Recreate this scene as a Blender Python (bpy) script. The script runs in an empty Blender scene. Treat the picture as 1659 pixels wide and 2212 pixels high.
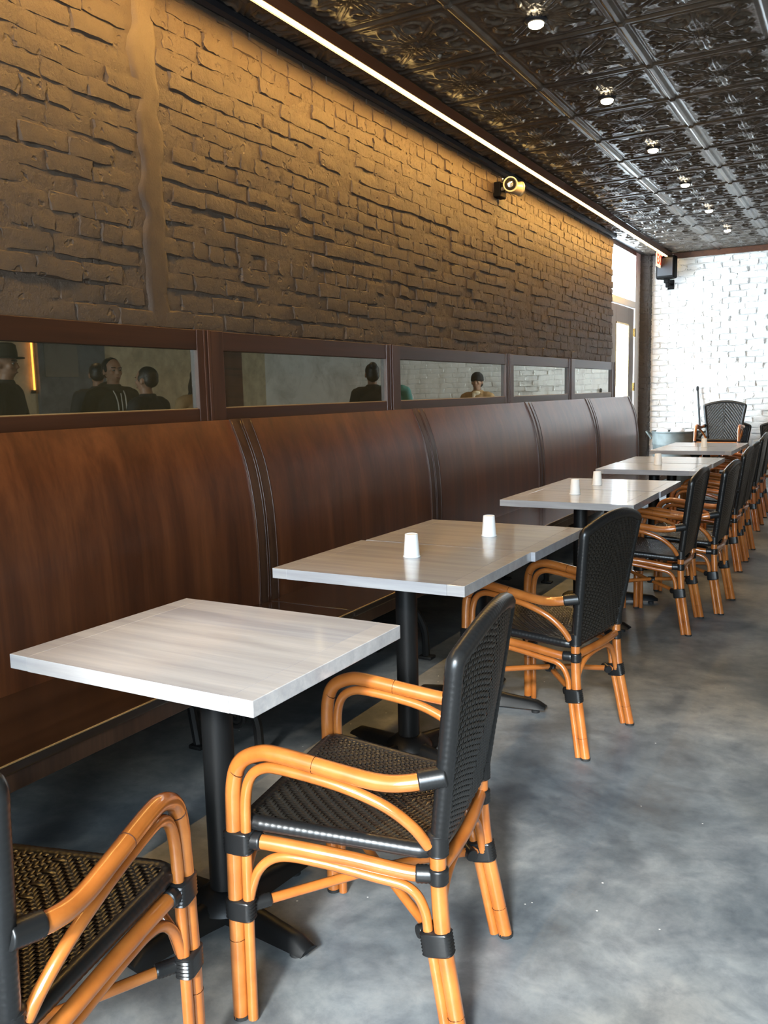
import bpy, bmesh, math, random
import numpy as np
from mathutils import Matrix, Vector

# ------------------------------------------------------------------ camera, world, light, exposure
SC = bpy.context.scene
COL = SC.collection
SC.view_settings.view_transform = 'Standard'
SC.view_settings.look = 'None'
SC.view_settings.gamma = 1.0
SC.view_settings.use_curve_mapping = False
SC.view_settings.exposure = 0.0
SC.cycles.max_bounces = 7; SC.cycles.diffuse_bounces = 3; SC.cycles.glossy_bounces = 4; SC.cycles.adaptive_threshold = 0.025

CAM = (2.56, 0.0, 1.36)
YAW, PITCH, ROLL = math.radians(29.380), math.radians(7.879), math.radians(1.346)
FPX = 1850.0
def camera():
    f = np.array([-math.sin(YAW)*math.cos(PITCH), math.cos(YAW)*math.cos(PITCH), -math.sin(PITCH)])
    r = np.array([math.cos(YAW), math.sin(YAW), 0.0]); d = np.cross(f, r)
    c, s = math.cos(ROLL), math.sin(ROLL)
    r2 = c*r + s*d; d2 = -s*r + c*d
    cd = bpy.data.cameras.new('camera'); cd.sensor_fit = 'VERTICAL'; cd.sensor_height = 24.0
    cd.lens = FPX/2212*24.0; cd.clip_start = 0.05; cd.clip_end = 100
    o = bpy.data.objects.new('camera', cd); COL.objects.link(o)
    m = Matrix(((r2[0], -d2[0], -f[0], CAM[0]), (r2[1], -d2[1], -f[1], CAM[1]), (r2[2], -d2[2], -f[2], CAM[2]), (0, 0, 0, 1)))
    o.matrix_world = m
    SC.camera = o
camera()

WORLD_STRENGTH = 31.0
w = bpy.data.worlds.new('sky'); SC.world = w; w.use_nodes = True
bg = w.node_tree.nodes['Background']; bg.inputs[0].default_value = (0.76, 0.89, 1.0, 1); bg.inputs[1].default_value = WORLD_STRENGTH

def area_portal(name, loc, rot, sx, sy):
    ld = bpy.data.lights.new(name, 'AREA'); ld.shape = 'RECTANGLE'; ld.size = sx; ld.size_y = sy
    ld.cycles.is_portal = True
    o = bpy.data.objects.new(name, ld); COL.objects.link(o); o.location = loc; o.rotation_euler = rot
    return o
sl = bpy.data.lights.new('sun', 'SUN'); sl.energy = 10.5; sl.angle = math.radians(7); sl.color = (1.0, 0.96, 0.90)
so = bpy.data.objects.new('sun', sl); COL.objects.link(so)
so.rotation_euler = Vector((-0.22, 0.85, -0.48)).to_track_quat('-Z', 'Y').to_euler(); so.location = (3.0, -6.0, 5.0)
# daylight enters by the shop front behind the camera and by the glazed door in the far left corner
area_portal('shopfront_daylight', (2.98, -1.62, 1.86), (math.radians(90), 0, 0), 2.65, 2.22)   # looks to +y
area_portal('door_daylight', (-0.21, 10.84, 1.56), (0, math.radians(-90), 0), 3.0, 1.78)       # looks to +x

LED_WATT = 245.0
DOWN_WATT = 14.0

# ------------------------------------------------------------------ sizes
CZ = 3.066            # ceiling
FY = 11.81            # far wall
BRICK_END = 9.93
ROOM_X = 6.35
BACK_Y = -1.65
rng = random.Random(7)
NR = np.random.RandomState(5)

# ------------------------------------------------------------------ materials
MATS = {}
def nodes(name):
    m = bpy.data.materials.new(name); m.use_nodes = True
    nt = m.node_tree; p = nt.nodes['Principled BSDF']
    MATS[name] = m
    return m, nt, p
def N(nt, typ, **kw):
    n = nt.nodes.new(typ)
    for k, v in kw.items():
        if isinstance(k, str) and hasattr(n, k): setattr(n, k, v)
    return n
def L(nt, a, b): nt.links.new(a, b)
def ramp(nt, fac, stops):
    r = nt.nodes.new('ShaderNodeValToRGB')
    e = r.color_ramp.elements
    while len(e) < len(stops): e.new(0.5)
    for q, (p, c) in zip(e, stops):
        q.position = p; q.color = (c[0], c[1], c[2], 1)
    L(nt, fac, r.inputs[0]); return r
def coords(nt, scale=(1, 1, 1), kind='Object'):
    t = nt.nodes.new('ShaderNodeTexCoord'); mp = nt.nodes.new('ShaderNodeMapping')
    mp.inputs['Scale'].default_value = scale
    L(nt, t.outputs[kind], mp.inputs[0]); return mp.outputs[0]
def wcoords(nt, scale=(1, 1, 1)):
    t = nt.nodes.new('ShaderNodeNewGeometry'); mp = nt.nodes.new('ShaderNodeMapping')
    mp.inputs['Scale'].default_value = scale
    L(nt, t.outputs['Position'], mp.inputs[0]); return mp.outputs[0]
def noise(nt, vec, scale, detail=4, rough=0.55, dist=0.0):
    n = nt.nodes.new('ShaderNodeTexNoise'); n.inputs['Scale'].default_value = scale
    n.inputs['Detail'].default_value = detail; n.inputs['Roughness'].default_value = rough; n.inputs['Distortion'].default_value = dist
    L(nt, vec, n.inputs['Vector']); return n.outputs[0]
def bump(nt, p, h, strength=0.3, dist=0.01, prev=None):
    b = nt.nodes.new('ShaderNodeBump'); b.inputs['Strength'].default_value = strength; b.inputs['Distance'].default_value = dist
    L(nt, h, b.inputs['Height'])
    if prev is not None: L(nt, prev, b.inputs['Normal'])
    L(nt, b.outputs[0], p.inputs['Normal']); return b.outputs[0]
def mixc(nt, fac, a, b, mode='MIX'):
    m = nt.nodes.new('ShaderNodeMix'); m.data_type = 'RGBA'; m.blend_type = mode
    for s, v in ((m.inputs[0], fac), (m.inputs[6], a), (m.inputs[7], b)):
        if hasattr(v, 'type') and hasattr(v, 'links'): L(nt, v, s)
        elif isinstance(v, (int, float)): s.default_value = v
        else: s.default_value = (v[0], v[1], v[2], 1)
    return m.outputs[2]
def simple(name, col, rough=0.5, metal=0.0, coat=0.0, coat_rough=0.1, spec=0.5, bumpscale=None, bstr=0.2, bdist=0.002, var=None):
    m, nt, p = nodes(name)
    p.inputs['Base Color'].default_value = (*col, 1); p.inputs['Roughness'].default_value = rough
    p.inputs['Metallic'].default_value = metal; p.inputs['Coat Weight'].default_value = coat
    p.inputs['Coat Roughness'].default_value = coat_rough; p.inputs['Specular IOR Level'].default_value = spec
    if var:
        v = coords(nt); n = noise(nt, v, var[0], 5)
        r = ramp(nt, n, [(0.3, tuple(c*(1-var[1]) for c in col)), (0.7, tuple(min(1, c*(1+var[1])) for c in col))])
        L(nt, r.outputs[0], p.inputs['Base Color'])
    if bumpscale:
        v = coords(nt); bump(nt, p, noise(nt, v, bumpscale, 5), bstr, bdist)
    return m
def emit(name, col, strength):
    m = bpy.data.materials.new(name); m.use_nodes = True; nt = m.node_tree
    nt.nodes.remove(nt.nodes['Principled BSDF'])
    e = nt.nodes.new('ShaderNodeEmission'); e.inputs[0].default_value = (*col, 1); e.inputs[1].default_value = strength
    L(nt, e.outputs[0], nt.nodes['Material Output'].inputs[0]); MATS[name] = m
    return m

def m_floor():
    m, nt, p = nodes('floor_concrete')
    v = wcoords(nt)
    a = noise(nt, v, 1.3, 8, 0.62, 0.4); b = noise(nt, v, 4.5, 8, 0.65, 0.6); c = noise(nt, v, 0.55, 3, 0.5, 0.8)
    r1 = ramp(nt, a, [(0.28, (0.050, 0.064, 0.078)), (0.43, (0.115, 0.133, 0.147)), (0.56, (0.205, 0.220, 0.228)), (0.72, (0.29, 0.29, 0.285))])
    r2 = ramp(nt, b, [(0.32, (0.42, 0.45, 0.5)), (0.6, (1, 1, 1)), (0.8, (1.2, 1.18, 1.15))])
    r3 = ramp(nt, c, [(0.42, (1, 1, 1)), (0.62, (1.18, 1.0, 0.80))])
    x = mixc(nt, 0.75, r1.outputs[0], r2.outputs[0], 'MULTIPLY'); x = mixc(nt, 0.8, x, r3.outputs[0], 'MULTIPLY')
    d_ = noise(nt, v, 16, 8, 0.72, 0.3); r4 = ramp(nt, d_, [(0.30, (0.68, 0.70, 0.74)), (0.5, (1, 1, 1)), (0.72, (1.28, 1.25, 1.2))])
    x = mixc(nt, 0.8, x, r4.outputs[0], 'MULTIPLY')
    vo = nt.nodes.new('ShaderNodeTexVoronoi'); vo.inputs['Scale'].default_value = 9.0; L(nt, v, vo.inputs['Vector'])
    sp = ramp(nt, vo.outputs['Distance'], [(0.0, (1, 1, 1)), (0.022, (1, 1, 1)), (0.032, (0, 0, 0))])
    x = mixc(nt, sp.outputs[0], x, (0.62, 0.62, 0.6))
    L(nt, x, p.inputs['Base Color'])
    rr = ramp(nt, b, [(0.3, (0.36,)*3), (0.7, (0.55,)*3)]); L(nt, rr.outputs[0], p.inputs['Roughness'])
    bump(nt, p, noise(nt, v, 22, 6), 0.12, 0.004)
    return m
def m_brick(name, base, vary, rough, s1=26, s2=120, st=0.55, pits=True):
    m, nt, p = nodes(name)
    v = wcoords(nt)
    a = noise(nt, v, 6, 6, 0.6)
    r = ramp(nt, a, [(0.3, tuple(c*(1-vary) for c in base)), (0.7, tuple(min(1, c*(1+vary)) for c in base))])
    L(nt, r.outputs[0], p.inputs['Base Color']); p.inputs['Roughness'].default_value = rough
    n1 = noise(nt, v, s1, 8, 0.68); n2 = noise(nt, v, s2, 5, 0.65)
    b1 = bump(nt, p, n1, st, 0.016); b2 = bump(nt, p, n2, 0.5, 0.004, b1)
    if pits:
        n3 = noise(nt, v, 17, 2, 0.5)
        q = ramp(nt, n3, [(0.30, (0, 0, 0)), (0.36, (1, 1, 1))])
        bump(nt, p, q.outputs[0], 0.8, 0.006, b2)
    return m
def m_wood(name, c1, c2, c3, rough=0.25, coat=0.6, axis='Z', sc=1.0, cr=0.12):
    m, nt, p = nodes(name)
    st = {'Z': (11, 11, 0.45), 'Y': (11, 0.45, 11), 'X': (0.45, 11, 11)}[axis]
    v = coords(nt, tuple(s*sc for s in st))
    oi = nt.nodes.new('ShaderNodeObjectInfo')
    ad = nt.nodes.new('ShaderNodeVectorMath'); ad.operation = 'ADD'
    L(nt, v, ad.inputs[0]); mu = nt.nodes.new('ShaderNodeVectorMath'); mu.operation = 'SCALE'; mu.inputs[3].default_value = 37.0
    cb = nt.nodes.new('ShaderNodeCombineXYZ')
    for i in range(3): L(nt, oi.outputs['Random'], cb.inputs[i])
    L(nt, cb.outputs[0], mu.inputs[0]); L(nt, mu.outputs[0], ad.inputs[1]); v = ad.outputs[0]
    a = noise(nt, v, 1.0, 5, 0.6, 0.5); b = noise(nt, v, 5.0, 6, 0.7, 0.2)
    r1 = ramp(nt, a, [(0.30, c1), (0.5, c2), (0.72, c3)])
    r2 = ramp(nt, b, [(0.3, (0.6, 0.6, 0.6)), (0.6, (1, 1, 1))])
    x = mixc(nt, 0.7, r1.outputs[0], r2.outputs[0], 'MULTIPLY')
    L(nt, x, p.inputs['Base Color']); p.inputs['Roughness'].default_value = rough
    p.inputs['Coat Weight'].default_value = coat; p.inputs['Coat Roughness'].default_value = cr
    bump(nt, p, b, 0.05, 0.002)
    return m
def m_table(name):
    m, nt, p = nodes(name)
    v = coords(nt, (1.4, 16, 16)); oi = nt.nodes.new('ShaderNodeObjectInfo')
    a = noise(nt, v, 1.3, 6, 0.6, 0.5); b = noise(nt, coords(nt, (2.5, 60, 60)), 1.5, 4, 0.6)
    r1 = ramp(nt, a, [(0.3, (0.33, 0.325, 0.335)), (0.5, (0.40, 0.395, 0.405)), (0.7, (0.47, 0.465, 0.47))])
    r2 = ramp(nt, b, [(0.3, (0.86, 0.87, 0.9)), (0.65, (1.03, 1.02, 1.0))])
    x = mixc(nt, 0.8, r1.outputs[0], r2.outputs[0], 'MULTIPLY')
    r3 = ramp(nt, oi.outputs['Random'], [(0.0, (0.9, 0.91, 0.94)), (0.5, (1.0, 0.99, 0.97)), (1.0, (1.07, 1.04, 1.0))])
    x = mixc(nt, 1.0, x, r3.outputs[0], 'MULTIPLY')
    L(nt, x, p.inputs['Base Color']); p.inputs['Roughness'].default_value = 0.34
    p.inputs['Coat Weight'].default_value = 0.9; p.inputs['Coat Roughness'].default_value = 0.10
    bump(nt, p, b, 0.03, 0.001)
    return m
def m_mirror():
    m, nt, p = nodes('mirror_glass')
    v = wcoords(nt); a = noise(nt, v, 5, 6, 0.65, 0.6)
    r = ramp(nt, a, [(0.30, (0.28, 0.265, 0.215)), (0.55, (0.39, 0.38, 0.325))])
    L(nt, r.outputs[0], p.inputs['Base Color']); p.inputs['Metallic'].default_value = 1.0; p.inputs['Roughness'].default_value = 0.012
    d = nt.nodes.new('ShaderNodeBsdfDiffuse'); d.inputs[0].default_value = (0.10, 0.085, 0.045, 1)
    x = nt.nodes.new('ShaderNodeMixShader'); x.inputs[0].default_value = 0.16
    L(nt, p.outputs[0], x.inputs[1]); L(nt, d.outputs[0], x.inputs[2]); L(nt, x.outputs[0], nt.nodes['Material Output'].inputs[0])
    return m
def m_glass(name, tint=(0.97, 0.99, 1.0), fac=0.07):
    m = bpy.data.materials.new(name); m.use_nodes = True; nt = m.node_tree
    nt.nodes.remove(nt.nodes['Principled BSDF'])
    t = nt.nodes.new('ShaderNodeBsdfTransparent'); t.inputs[0].default_value = (*tint, 1)
    g = nt.nodes.new('ShaderNodeBsdfGlossy'); g.inputs['Roughness'].default_value = 0.02
    x = nt.nodes.new('ShaderNodeMixShader'); x.inputs[0].default_value = fac
    L(nt, t.outputs[0], x.inputs[1]); L(nt, g.outputs[0], x.inputs[2]); L(nt, x.outputs[0], nt.nodes['Material Output'].inputs[0])
    MATS[name] = m; return m
def m_tin():
    m, nt, p = nodes('ceiling_tin')
    v = wcoords(nt); a = noise(nt, v, 9, 6, 0.6)
    r = ramp(nt, a, [(0.3, (0.050, 0.040, 0.031)), (0.7, (0.105, 0.084, 0.064))])
    L(nt, r.outputs[0], p.inputs['Base Color']); p.inputs['Roughness'].default_value = 0.30; p.inputs['Metallic'].default_value = 0.35
    p.inputs['Specular IOR Level'].default_value = 0.6
    bump(nt, p, noise(nt, v, 90, 4), 0.15, 0.002)
    return m
def m_cane():
    m, nt, p = nodes('rattan_cane')
    v = coords(nt); a = noise(nt, v, 9, 5, 0.6); b = noise(nt, v, 60, 4, 0.6)
    r = ramp(nt, a, [(0.28, (0.29, 0.078, 0.012)), (0.5, (0.39, 0.118, 0.021)), (0.74, (0.47, 0.160, 0.034))])
    L(nt, r.outputs[0], p.inputs['Base Color']); p.inputs['Roughness'].default_value = 0.3
    p.inputs['Coat Weight'].default_value = 0.9; p.inputs['Coat Roughness'].default_value = 0.07
    bump(nt, p, b, 0.03, 0.001)
    return m

m_floor()
m_brick('dark_brick', (0.046, 0.0285, 0.0160), 0.10, 0.62)
m_brick('dark_mortar', (0.046, 0.0285, 0.0160), 0.10, 0.66, st=0.75)
m_brick('plaster_patch', (0.046, 0.0285, 0.0165), 0.08, 0.6, s1=9, st=0.25, pits=False)
m_brick('pillar_brick', (0.034, 0.024, 0.017), 0.15, 0.6)
m_brick('white_brick', (0.86, 0.85, 0.83), 0.04, 0.55, st=0.3, pits=False)
m_brick('white_mortar', (0.82, 0.81, 0.79), 0.05, 0.6, st=0.4)
m_brick('beige_plaster', (0.42, 0.34, 0.22), 0.22, 0.7, s1=5, st=0.3, pits=False)
m_brick('grey_plaster', (0.10, 0.105, 0.115), 0.3, 0.7, s1=5, st=0.3, pits=False)
m_wood('bench_wood', (0.042, 0.0110, 0.0034), (0.074, 0.0205, 0.0060), (0.120, 0.036, 0.0105), 0.36, 0.55, 'Z', 0.9, 0.27)
m_wood('bench_molding', (0.024, 0.010, 0.005), (0.050, 0.022, 0.011), (0.085, 0.040, 0.02), 0.32, 0.3, 'Z', 1.2)
m_wood('seat_wood', (0.012, 0.006, 0.004), (0.022, 0.011, 0.006), (0.032, 0.016, 0.009), 0.22, 0.5, 'Y', 0.9)
m_wood('frame_wood', (0.017, 0.0052, 0.0018), (0.034, 0.0105, 0.0036), (0.052, 0.0165, 0.0055), 0.42, 0.08, 'Y', 0.8)
m_wood('stile_wood', (0.026, 0.0085, 0.0034), (0.048, 0.0165, 0.0066), (0.068, 0.024, 0.0095), 0.42, 0.08, 'Z', 0.9)
m_wood('trim_wood', (0.06, 0.018, 0.007), (0.11, 0.036, 0.013), (0.15, 0.055, 0.02), 0.4, 0.2, 'Y', 0.8)
m_table('table_wood'); m_mirror(); m_glass('window_glass'); m_tin(); m_cane()
simple('seat_edge_gold', (0.30, 0.19, 0.08), 0.3, 0.1, 0.5)  # gold of the bench edge highlight, as a colour; glass stops share it
simple('black_iron', (0.010, 0.010, 0.010), 0.55, 0.3, bumpscale=60, bstr=0.2)
simple('black_powdercoat', (0.0050, 0.0054, 0.0058), 0.42, 0.0, 0.0, 0.3, 0.35, bumpscale=220, bstr=0.08, bdist=0.001)
simple('black_weave', (0.0130, 0.0115, 0.0095), 0.30, 0.0, 0.35, 0.18, 0.5)
simple('black_binding', (0.0090, 0.0092, 0.0095), 0.34, 0.0, 0.15, 0.22, 0.45)
simple('cane_joint', (0.05, 0.014, 0.004), 0.5)
simple('black_rubber', (0.01, 0.01, 0.01), 0.7)
simple('black_paint', (0.009, 0.009, 0.011), 0.5, spec=0.3)
simple('black_plastic', (0.0045, 0.0042, 0.004), 0.6, spec=0.06, bumpscale=300, bstr=0.2)
simple('chrome', (0.7, 0.7, 0.7), 0.15, 1.0)
simple('brass', (0.75, 0.55, 0.25), 0.25, 1.0)
simple('lamp_housing', (0.30, 0.24, 0.16), 0.4, 0.3)
simple('lens', (0.85, 0.85, 0.85), 0.08, 0.9)
simple('paper_cup', (0.90, 0.89, 0.87), 0.55)
simple('white_paint', (0.78, 0.78, 0.80), 0.4)
simple('door_paint', (0.125, 0.098, 0.082), 0.45)
simple('sticker_white', (0.85, 0.86, 0.84), 0.5)
simple('sticker_green', (0.02, 0.16, 0.07), 0.5)
simple('galvanised', (0.075, 0.085, 0.08), 0.7, 0.1, var=(8, 0.35))
simple('trash_bag', (0.80, 0.80, 0.82), 0.4, bumpscale=25, bstr=0.6, bdist=0.02)
simple('pole_black', (0.02, 0.022, 0.022), 0.4)
simple('acrylic_sign', (0.75, 0.70, 0.66), 0.3)
simple('plain_ceiling', (0.035, 0.032, 0.028), 0.5)
simple('side_wall', (0.14, 0.125, 0.11), 0.7)
emit('led_warm', (1.0, 0.66, 0.22), 55.0)
emit('downlight_lens', (1.0, 0.84, 0.56), 30.0)
emit('exit_red', (1.0, 0.06, 0.03), 3.0)
emit('exit_face', (1.0, 0.60, 0.38), 2.2)
emit('bar_tube', (1.0, 0.36, 0.06), 9.0)

# ------------------------------------------------------------------ mesh helpers
class MB:
    """collects vertices and faces for one mesh"""
    def __init__(s): s.v = []; s.f = []
    def add(s, v, f):
        b = len(s.v); s.v += [tuple(map(float, q)) for q in v]; s.f += [tuple(b+i for i in q) for q in f]; return s
    def box(s, x0, x1, y0, y1, z0, z1, c=0.0):
        if c <= 0:
            v = [(x, y, z) for z in (z0, z1) for y in (y0, y1) for x in (x0, x1)]
            return s.add(v, [(0, 2, 3, 1), (4, 5, 7, 6), (0, 1, 5, 4), (2, 6, 7, 3), (0, 4, 6, 2), (1, 3, 7, 5)])
        bm = bmesh.new(); bmesh.ops.create_cube(bm, size=1.0)
        for q in bm.verts:
            q.co = Vector(((x0+x1)/2+q.co.x*(x1-x0), (y0+y1)/2+q.co.y*(y1-y0), (z0+z1)/2+q.co.z*(z1-z0)))
        bmesh.ops.bevel(bm, geom=bm.edges[:], offset=c, segments=2, affect='EDGES', profile=0.5)
        bm.verts.index_update()
        r = s.add([q.co for q in bm.verts], [[q.index for q in f.verts] for f in bm.faces]); bm.free(); return r
    def tube(s, pts, rad, n=10, caps=True, closed=False, up=None):
        P = np.array(pts, float); k = len(P)
        R = np.full(k, rad) if np.isscalar(rad) else np.array(rad, float)
        T = np.zeros_like(P)
        if closed:
            T = np.roll(P, -1, 0)-np.roll(P, 1, 0)
        else:
            T[1:-1] = P[2:]-P[:-2]; T[0] = P[1]-P[0]; T[-1] = P[-1]-P[-2]
        T /= np.linalg.norm(T, axis=1)[:, None]+1e-12
        u = np.array(up if up is not None else (0.31, 0.87, 0.38)); u = u-T[0]*(u@T[0])
        if np.linalg.norm(u) < 1e-3: u = np.array((1., 0, 0)); u = u-T[0]*(u@T[0])
        u /= np.linalg.norm(u); V = []; A = np.arange(n)*2*math.pi/n
        for i in range(k):
            u = u-T[i]*(u@T[i]); u /= np.linalg.norm(u); w_ = np.cross(T[i], u)
            for a in A: V.append(P[i]+R[i]*(math.cos(a)*u+math.sin(a)*w_))
        F = []
        for i in range(k if closed else k-1):
            j = (i+1) % k
            for a in range(n):
                b = (a+1) % n; F.append((i*n+a, i*n+b, j*n+b, j*n+a))
        if caps and not closed:
            F.append(tuple(reversed(range(n)))); F.append(tuple((k-1)*n+a for a in range(n)))
        return s.add(V, F)
    def lathe(s, prof, c=(0, 0, 0), n=24, axis='z', cap=(True, True)):
        V = []; F = []; k = len(prof)
        for r, h in prof:
            for a in range(n):
                x, y = r*math.cos(2*math.pi*a/n), r*math.sin(2*math.pi*a/n)
                q = {'z': (x, y, h), 'y': (y, h, x), 'x': (h, x, y)}[axis]
                V.append((q[0]+c[0], q[1]+c[1], q[2]+c[2]))
        for i in range(k-1):
            for a in range(n):
                b = (a+1) % n; F.append((i*n+a, i*n+b, (i+1)*n+b, (i+1)*n+a))
        if cap[0]: F.append(tuple(reversed(range(n))))
        if cap[1]: F.append(tuple((k-1)*n+a for a in range(n)))
        return s.add(V, F)
    def mesh(s, name, mat, smooth=False):
        me = bpy.data.meshes.new(name); me.from_pydata(s.v, [], s.f); me.update()
        if mat: me.materials.append(MATS[mat])
        if smooth: me.polygons.foreach_set('use_smooth', [True]*len(me.polygons))
        return me
    def obj(s, name, mat, parent=None, smooth=False, auto=None):
        me = s.mesh(name, mat, smooth)
        if auto and smooth: me.set_sharp_from_angle(angle=math.radians(auto))
        return link(name, me, parent)
def link(name, me, parent=None, loc=None):
    o = bpy.data.objects.new(name, me); COL.objects.link(o)
    if parent is not None: o.parent = parent
    if loc is not None: o.location = loc
    return o
def empty(name, loc=(0, 0, 0), rz=0.0):
    o = bpy.data.objects.new(name, None); COL.objects.link(o); o.location = loc; o.rotation_euler = (0, 0, rz)
    o.empty_display_size = 0.05; return o
def tag(o, label, cat, group=None):
    o['label'] = label; o['category'] = cat
    if group: o['group'] = group
    return o
def struct(o): o['kind'] = 'structure'; return o
def copy_tree(o, parent=None):
    c = o.copy(); COL.objects.link(c); c.parent = parent
    for ch in list(o.children): copy_tree(ch, c)
    return c
def spline(pts, n=6):
    """Catmull-Rom through the points"""
    P = [np.array(p, float) for p in pts]; P = [2*P[0]-P[1]]+P+[2*P[-1]-P[-2]]; out = []
    for i in range(1, len(P)-2):
        for t in np.linspace(0, 1, n, endpoint=False):
            a, b, c, d = P[i-1:i+3]
            out.append(0.5*((2*b)+(-a+c)*t+(2*a-5*b+4*c-d)*t*t+(-a+3*b-3*c+d)*t**3))
    out.append(P[-2]); return np.array(out)

# ------------------------------------------------------------------ structure: floor, walls, ceiling
struct(MB().box(-0.6, ROOM_X, BACK_Y, FY, -0.12, 0.0).obj('floor', 'floor_concrete'))

# left wall: slab plus mortar bed and bricks above the mirrors
wl = struct(MB().box(-0.20, -0.016, BACK_Y, BRICK_END, 0, CZ).obj('wall_left', 'dark_mortar'))
def smooth_noise(y, z, s, seed):
    r = np.random.RandomState(seed); g = r.rand(64, 64)
    a = (y*s) % 64; b = (z*s) % 64; i = np.floor(a).astype(int); j = np.floor(b).astype(int)
    fa = a-i; fb = b-j; fa = fa*fa*(3-2*fa); fb = fb*fb*(3-2*fb)
    i2 = (i+1) % 64; j2 = (j+1) % 64; i %= 64; j %= 64
    return (g[i, j]*(1-fa)+g[i2, j]*fa)*(1-fb)+(g[i, j2]*(1-fa)+g[i2, j2]*fa)*fb
Z0B = 1.655
ys = np.arange(1.2, BRICK_END-0.01, 0.028); zs = np.arange(Z0B-0.01, CZ, 0.022)
Yg, Zg = np.meshgrid(ys, zs, indexing='ij')
Xg = -0.0105+0.0055*smooth_noise(Yg, Zg, 4, 1)+0.0070*smooth_noise(Yg, Zg, 41, 2)
V = np.stack([Xg, Yg, Zg], -1).reshape(-1, 3); ny_, nz_ = Yg.shape
F = [(i*nz_+j, (i+1)*nz_+j, (i+1)*nz_+j+1, i*nz_+j+1) for i in range(ny_-1) for j in range(nz_-1)]
MB().add(V, F).obj('mortar_bed', 'dark_mortar', wl, True)

def brick_verts(Lb, Hb, depth, seed, rough=0.004, nx=8, nz=5):
    """front face of a worn brick in local (x out of the wall, y along, z up), centre at origin"""
    r = np.random.RandomState(seed); V = []
    ta = np.array([0, 5.0/(Lb*1e3), 0.2, 0.4, 0.6, 0.8, 1-5.0/(Lb*1e3), 1.0]); tb = np.array([0, 0.065, 0.36, 0.66, 0.935, 1.0])
    sk = (r.rand(4)-0.5)*0.012; tl = (r.rand(2)-0.5)*0.006
    for ia, a in enumerate(ta):
        for ib, b in enumerate(tb):
            rim = ia in (0, len(ta)-1) or ib in (0, len(tb)-1)
            near = ia in (1, len(ta)-2) or ib in (1, len(tb)-2)
            jy = (r.rand()-0.5)*(0.016 if near or rim else 0.01); jz = (r.rand()-0.5)*0.009
            if rim: jy *= 0.7; jz *= 0.7
            x = -0.011 if rim else depth+tl[0]*(a-0.5)+tl[1]*(b-0.5)+(r.rand()-0.5)*rough-(0.004*r.rand()**2 if near else 0)
            y = (a-0.5)*Lb+jy+sk[0]*(b-0.5); z = (b-0.5)*Hb+jz+sk[1]*(a-0.5)
            V.append((x, y, z))
    k = len(tb)
    F = [(i*k+j, (i+1)*k+j, (i+1)*k+j+1, i*k+j+1) for i in range(len(ta)-1) for j in range(k-1)]
    return V, F
def sharp(me, a=32):
    me.set_sharp_from_angle(angle=math.radians(a)); return me
STRETCH = [sharp(MB().add(*brick_verts(0.2085, 0.0735, -0.0004+0.0009*(i % 5), 100+i, 0.0024)).mesh('brick', 'dark_brick', True)) for i in range(14)]
HEADER = [sharp(MB().add(*brick_verts(0.1035, 0.0735, -0.0002+0.0009*(i % 4), 200+i, 0.0024)).mesh('brick', 'dark_brick', True)) for i in range(6)]
P_ROW = 0.0742
cells = []
row = 0; z = Z0B+0.036
while z < CZ+0.02:
    head = (row % 6 == 4); pitch = 0.106 if head else 0.211
    y = 1.25+(0.0 if row % 2 else pitch*0.5)+rng.uniform(-0.02, 0.02)
    while y < BRICK_END-0.02:
        p = pitch*rng.uniform(0.94, 1.06)
        if not (2.61 < y < 2.76): cells.append((y, z+rng.uniform(-0.005, 0.005)+0.006*math.sin(y*1.7+row), head))
        y += p
    z += P_ROW*rng.uniform(0.97, 1.03); row += 1
cells.sort(key=lambda c: c[0])
far = MB(); nb = 0
for (y, z, head) in cells:
    if y > BRICK_END-(0.055 if head else 0.10): y = BRICK_END-(0.052 if head else 0.098)+rng.uniform(-0.012, 0.016)
    lib = HEADER if head else STRETCH; me = lib[rng.randrange(len(lib))]
    dx = rng.uniform(-0.004, 0.005); flip = rng.random() < 0.5; tilt = rng.uniform(-0.02, 0.02)
    if y < 1.62: continue
    if nb < 300:
        o = link('brick', me, wl, (dx, y, z)); o.rotation_euler = (math.pi if flip else 0, 0, 0)
        o.rotation_euler.x += tilt; nb += 1
    else:
        vs = np.array([v.co for v in me.vertices]); s = -1 if flip else 1
        c_, s_ = math.cos(tilt), math.sin(tilt)
        yy = vs[:, 1]*s; zz = vs[:, 2]*s
        vs = np.stack([vs[:, 0]+dx, y+yy*c_-zz*s_, z+yy*s_+zz*c_], 1)
        far.add(vs, [tuple(p.vertices) for p in me.polygons])
o = far.obj('brickwork', 'dark_brick', wl, True, 32); o['kind'] = 'stuff'
# brick ends seen on the free end of the wall
me_end = MB().add(*brick_verts(0.17, 0.064, 0.012, 77, 0.006)).mesh('brick', 'dark_brick', True)
for i in range(20):
    o = link('brick', me_end, wl, (-0.105+rng.uniform(-0.004, 0.004), BRICK_END+0.006, Z0B+0.036+i*P_ROW)); o.rotation_euler = (0, 0, math.pi/2)
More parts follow.
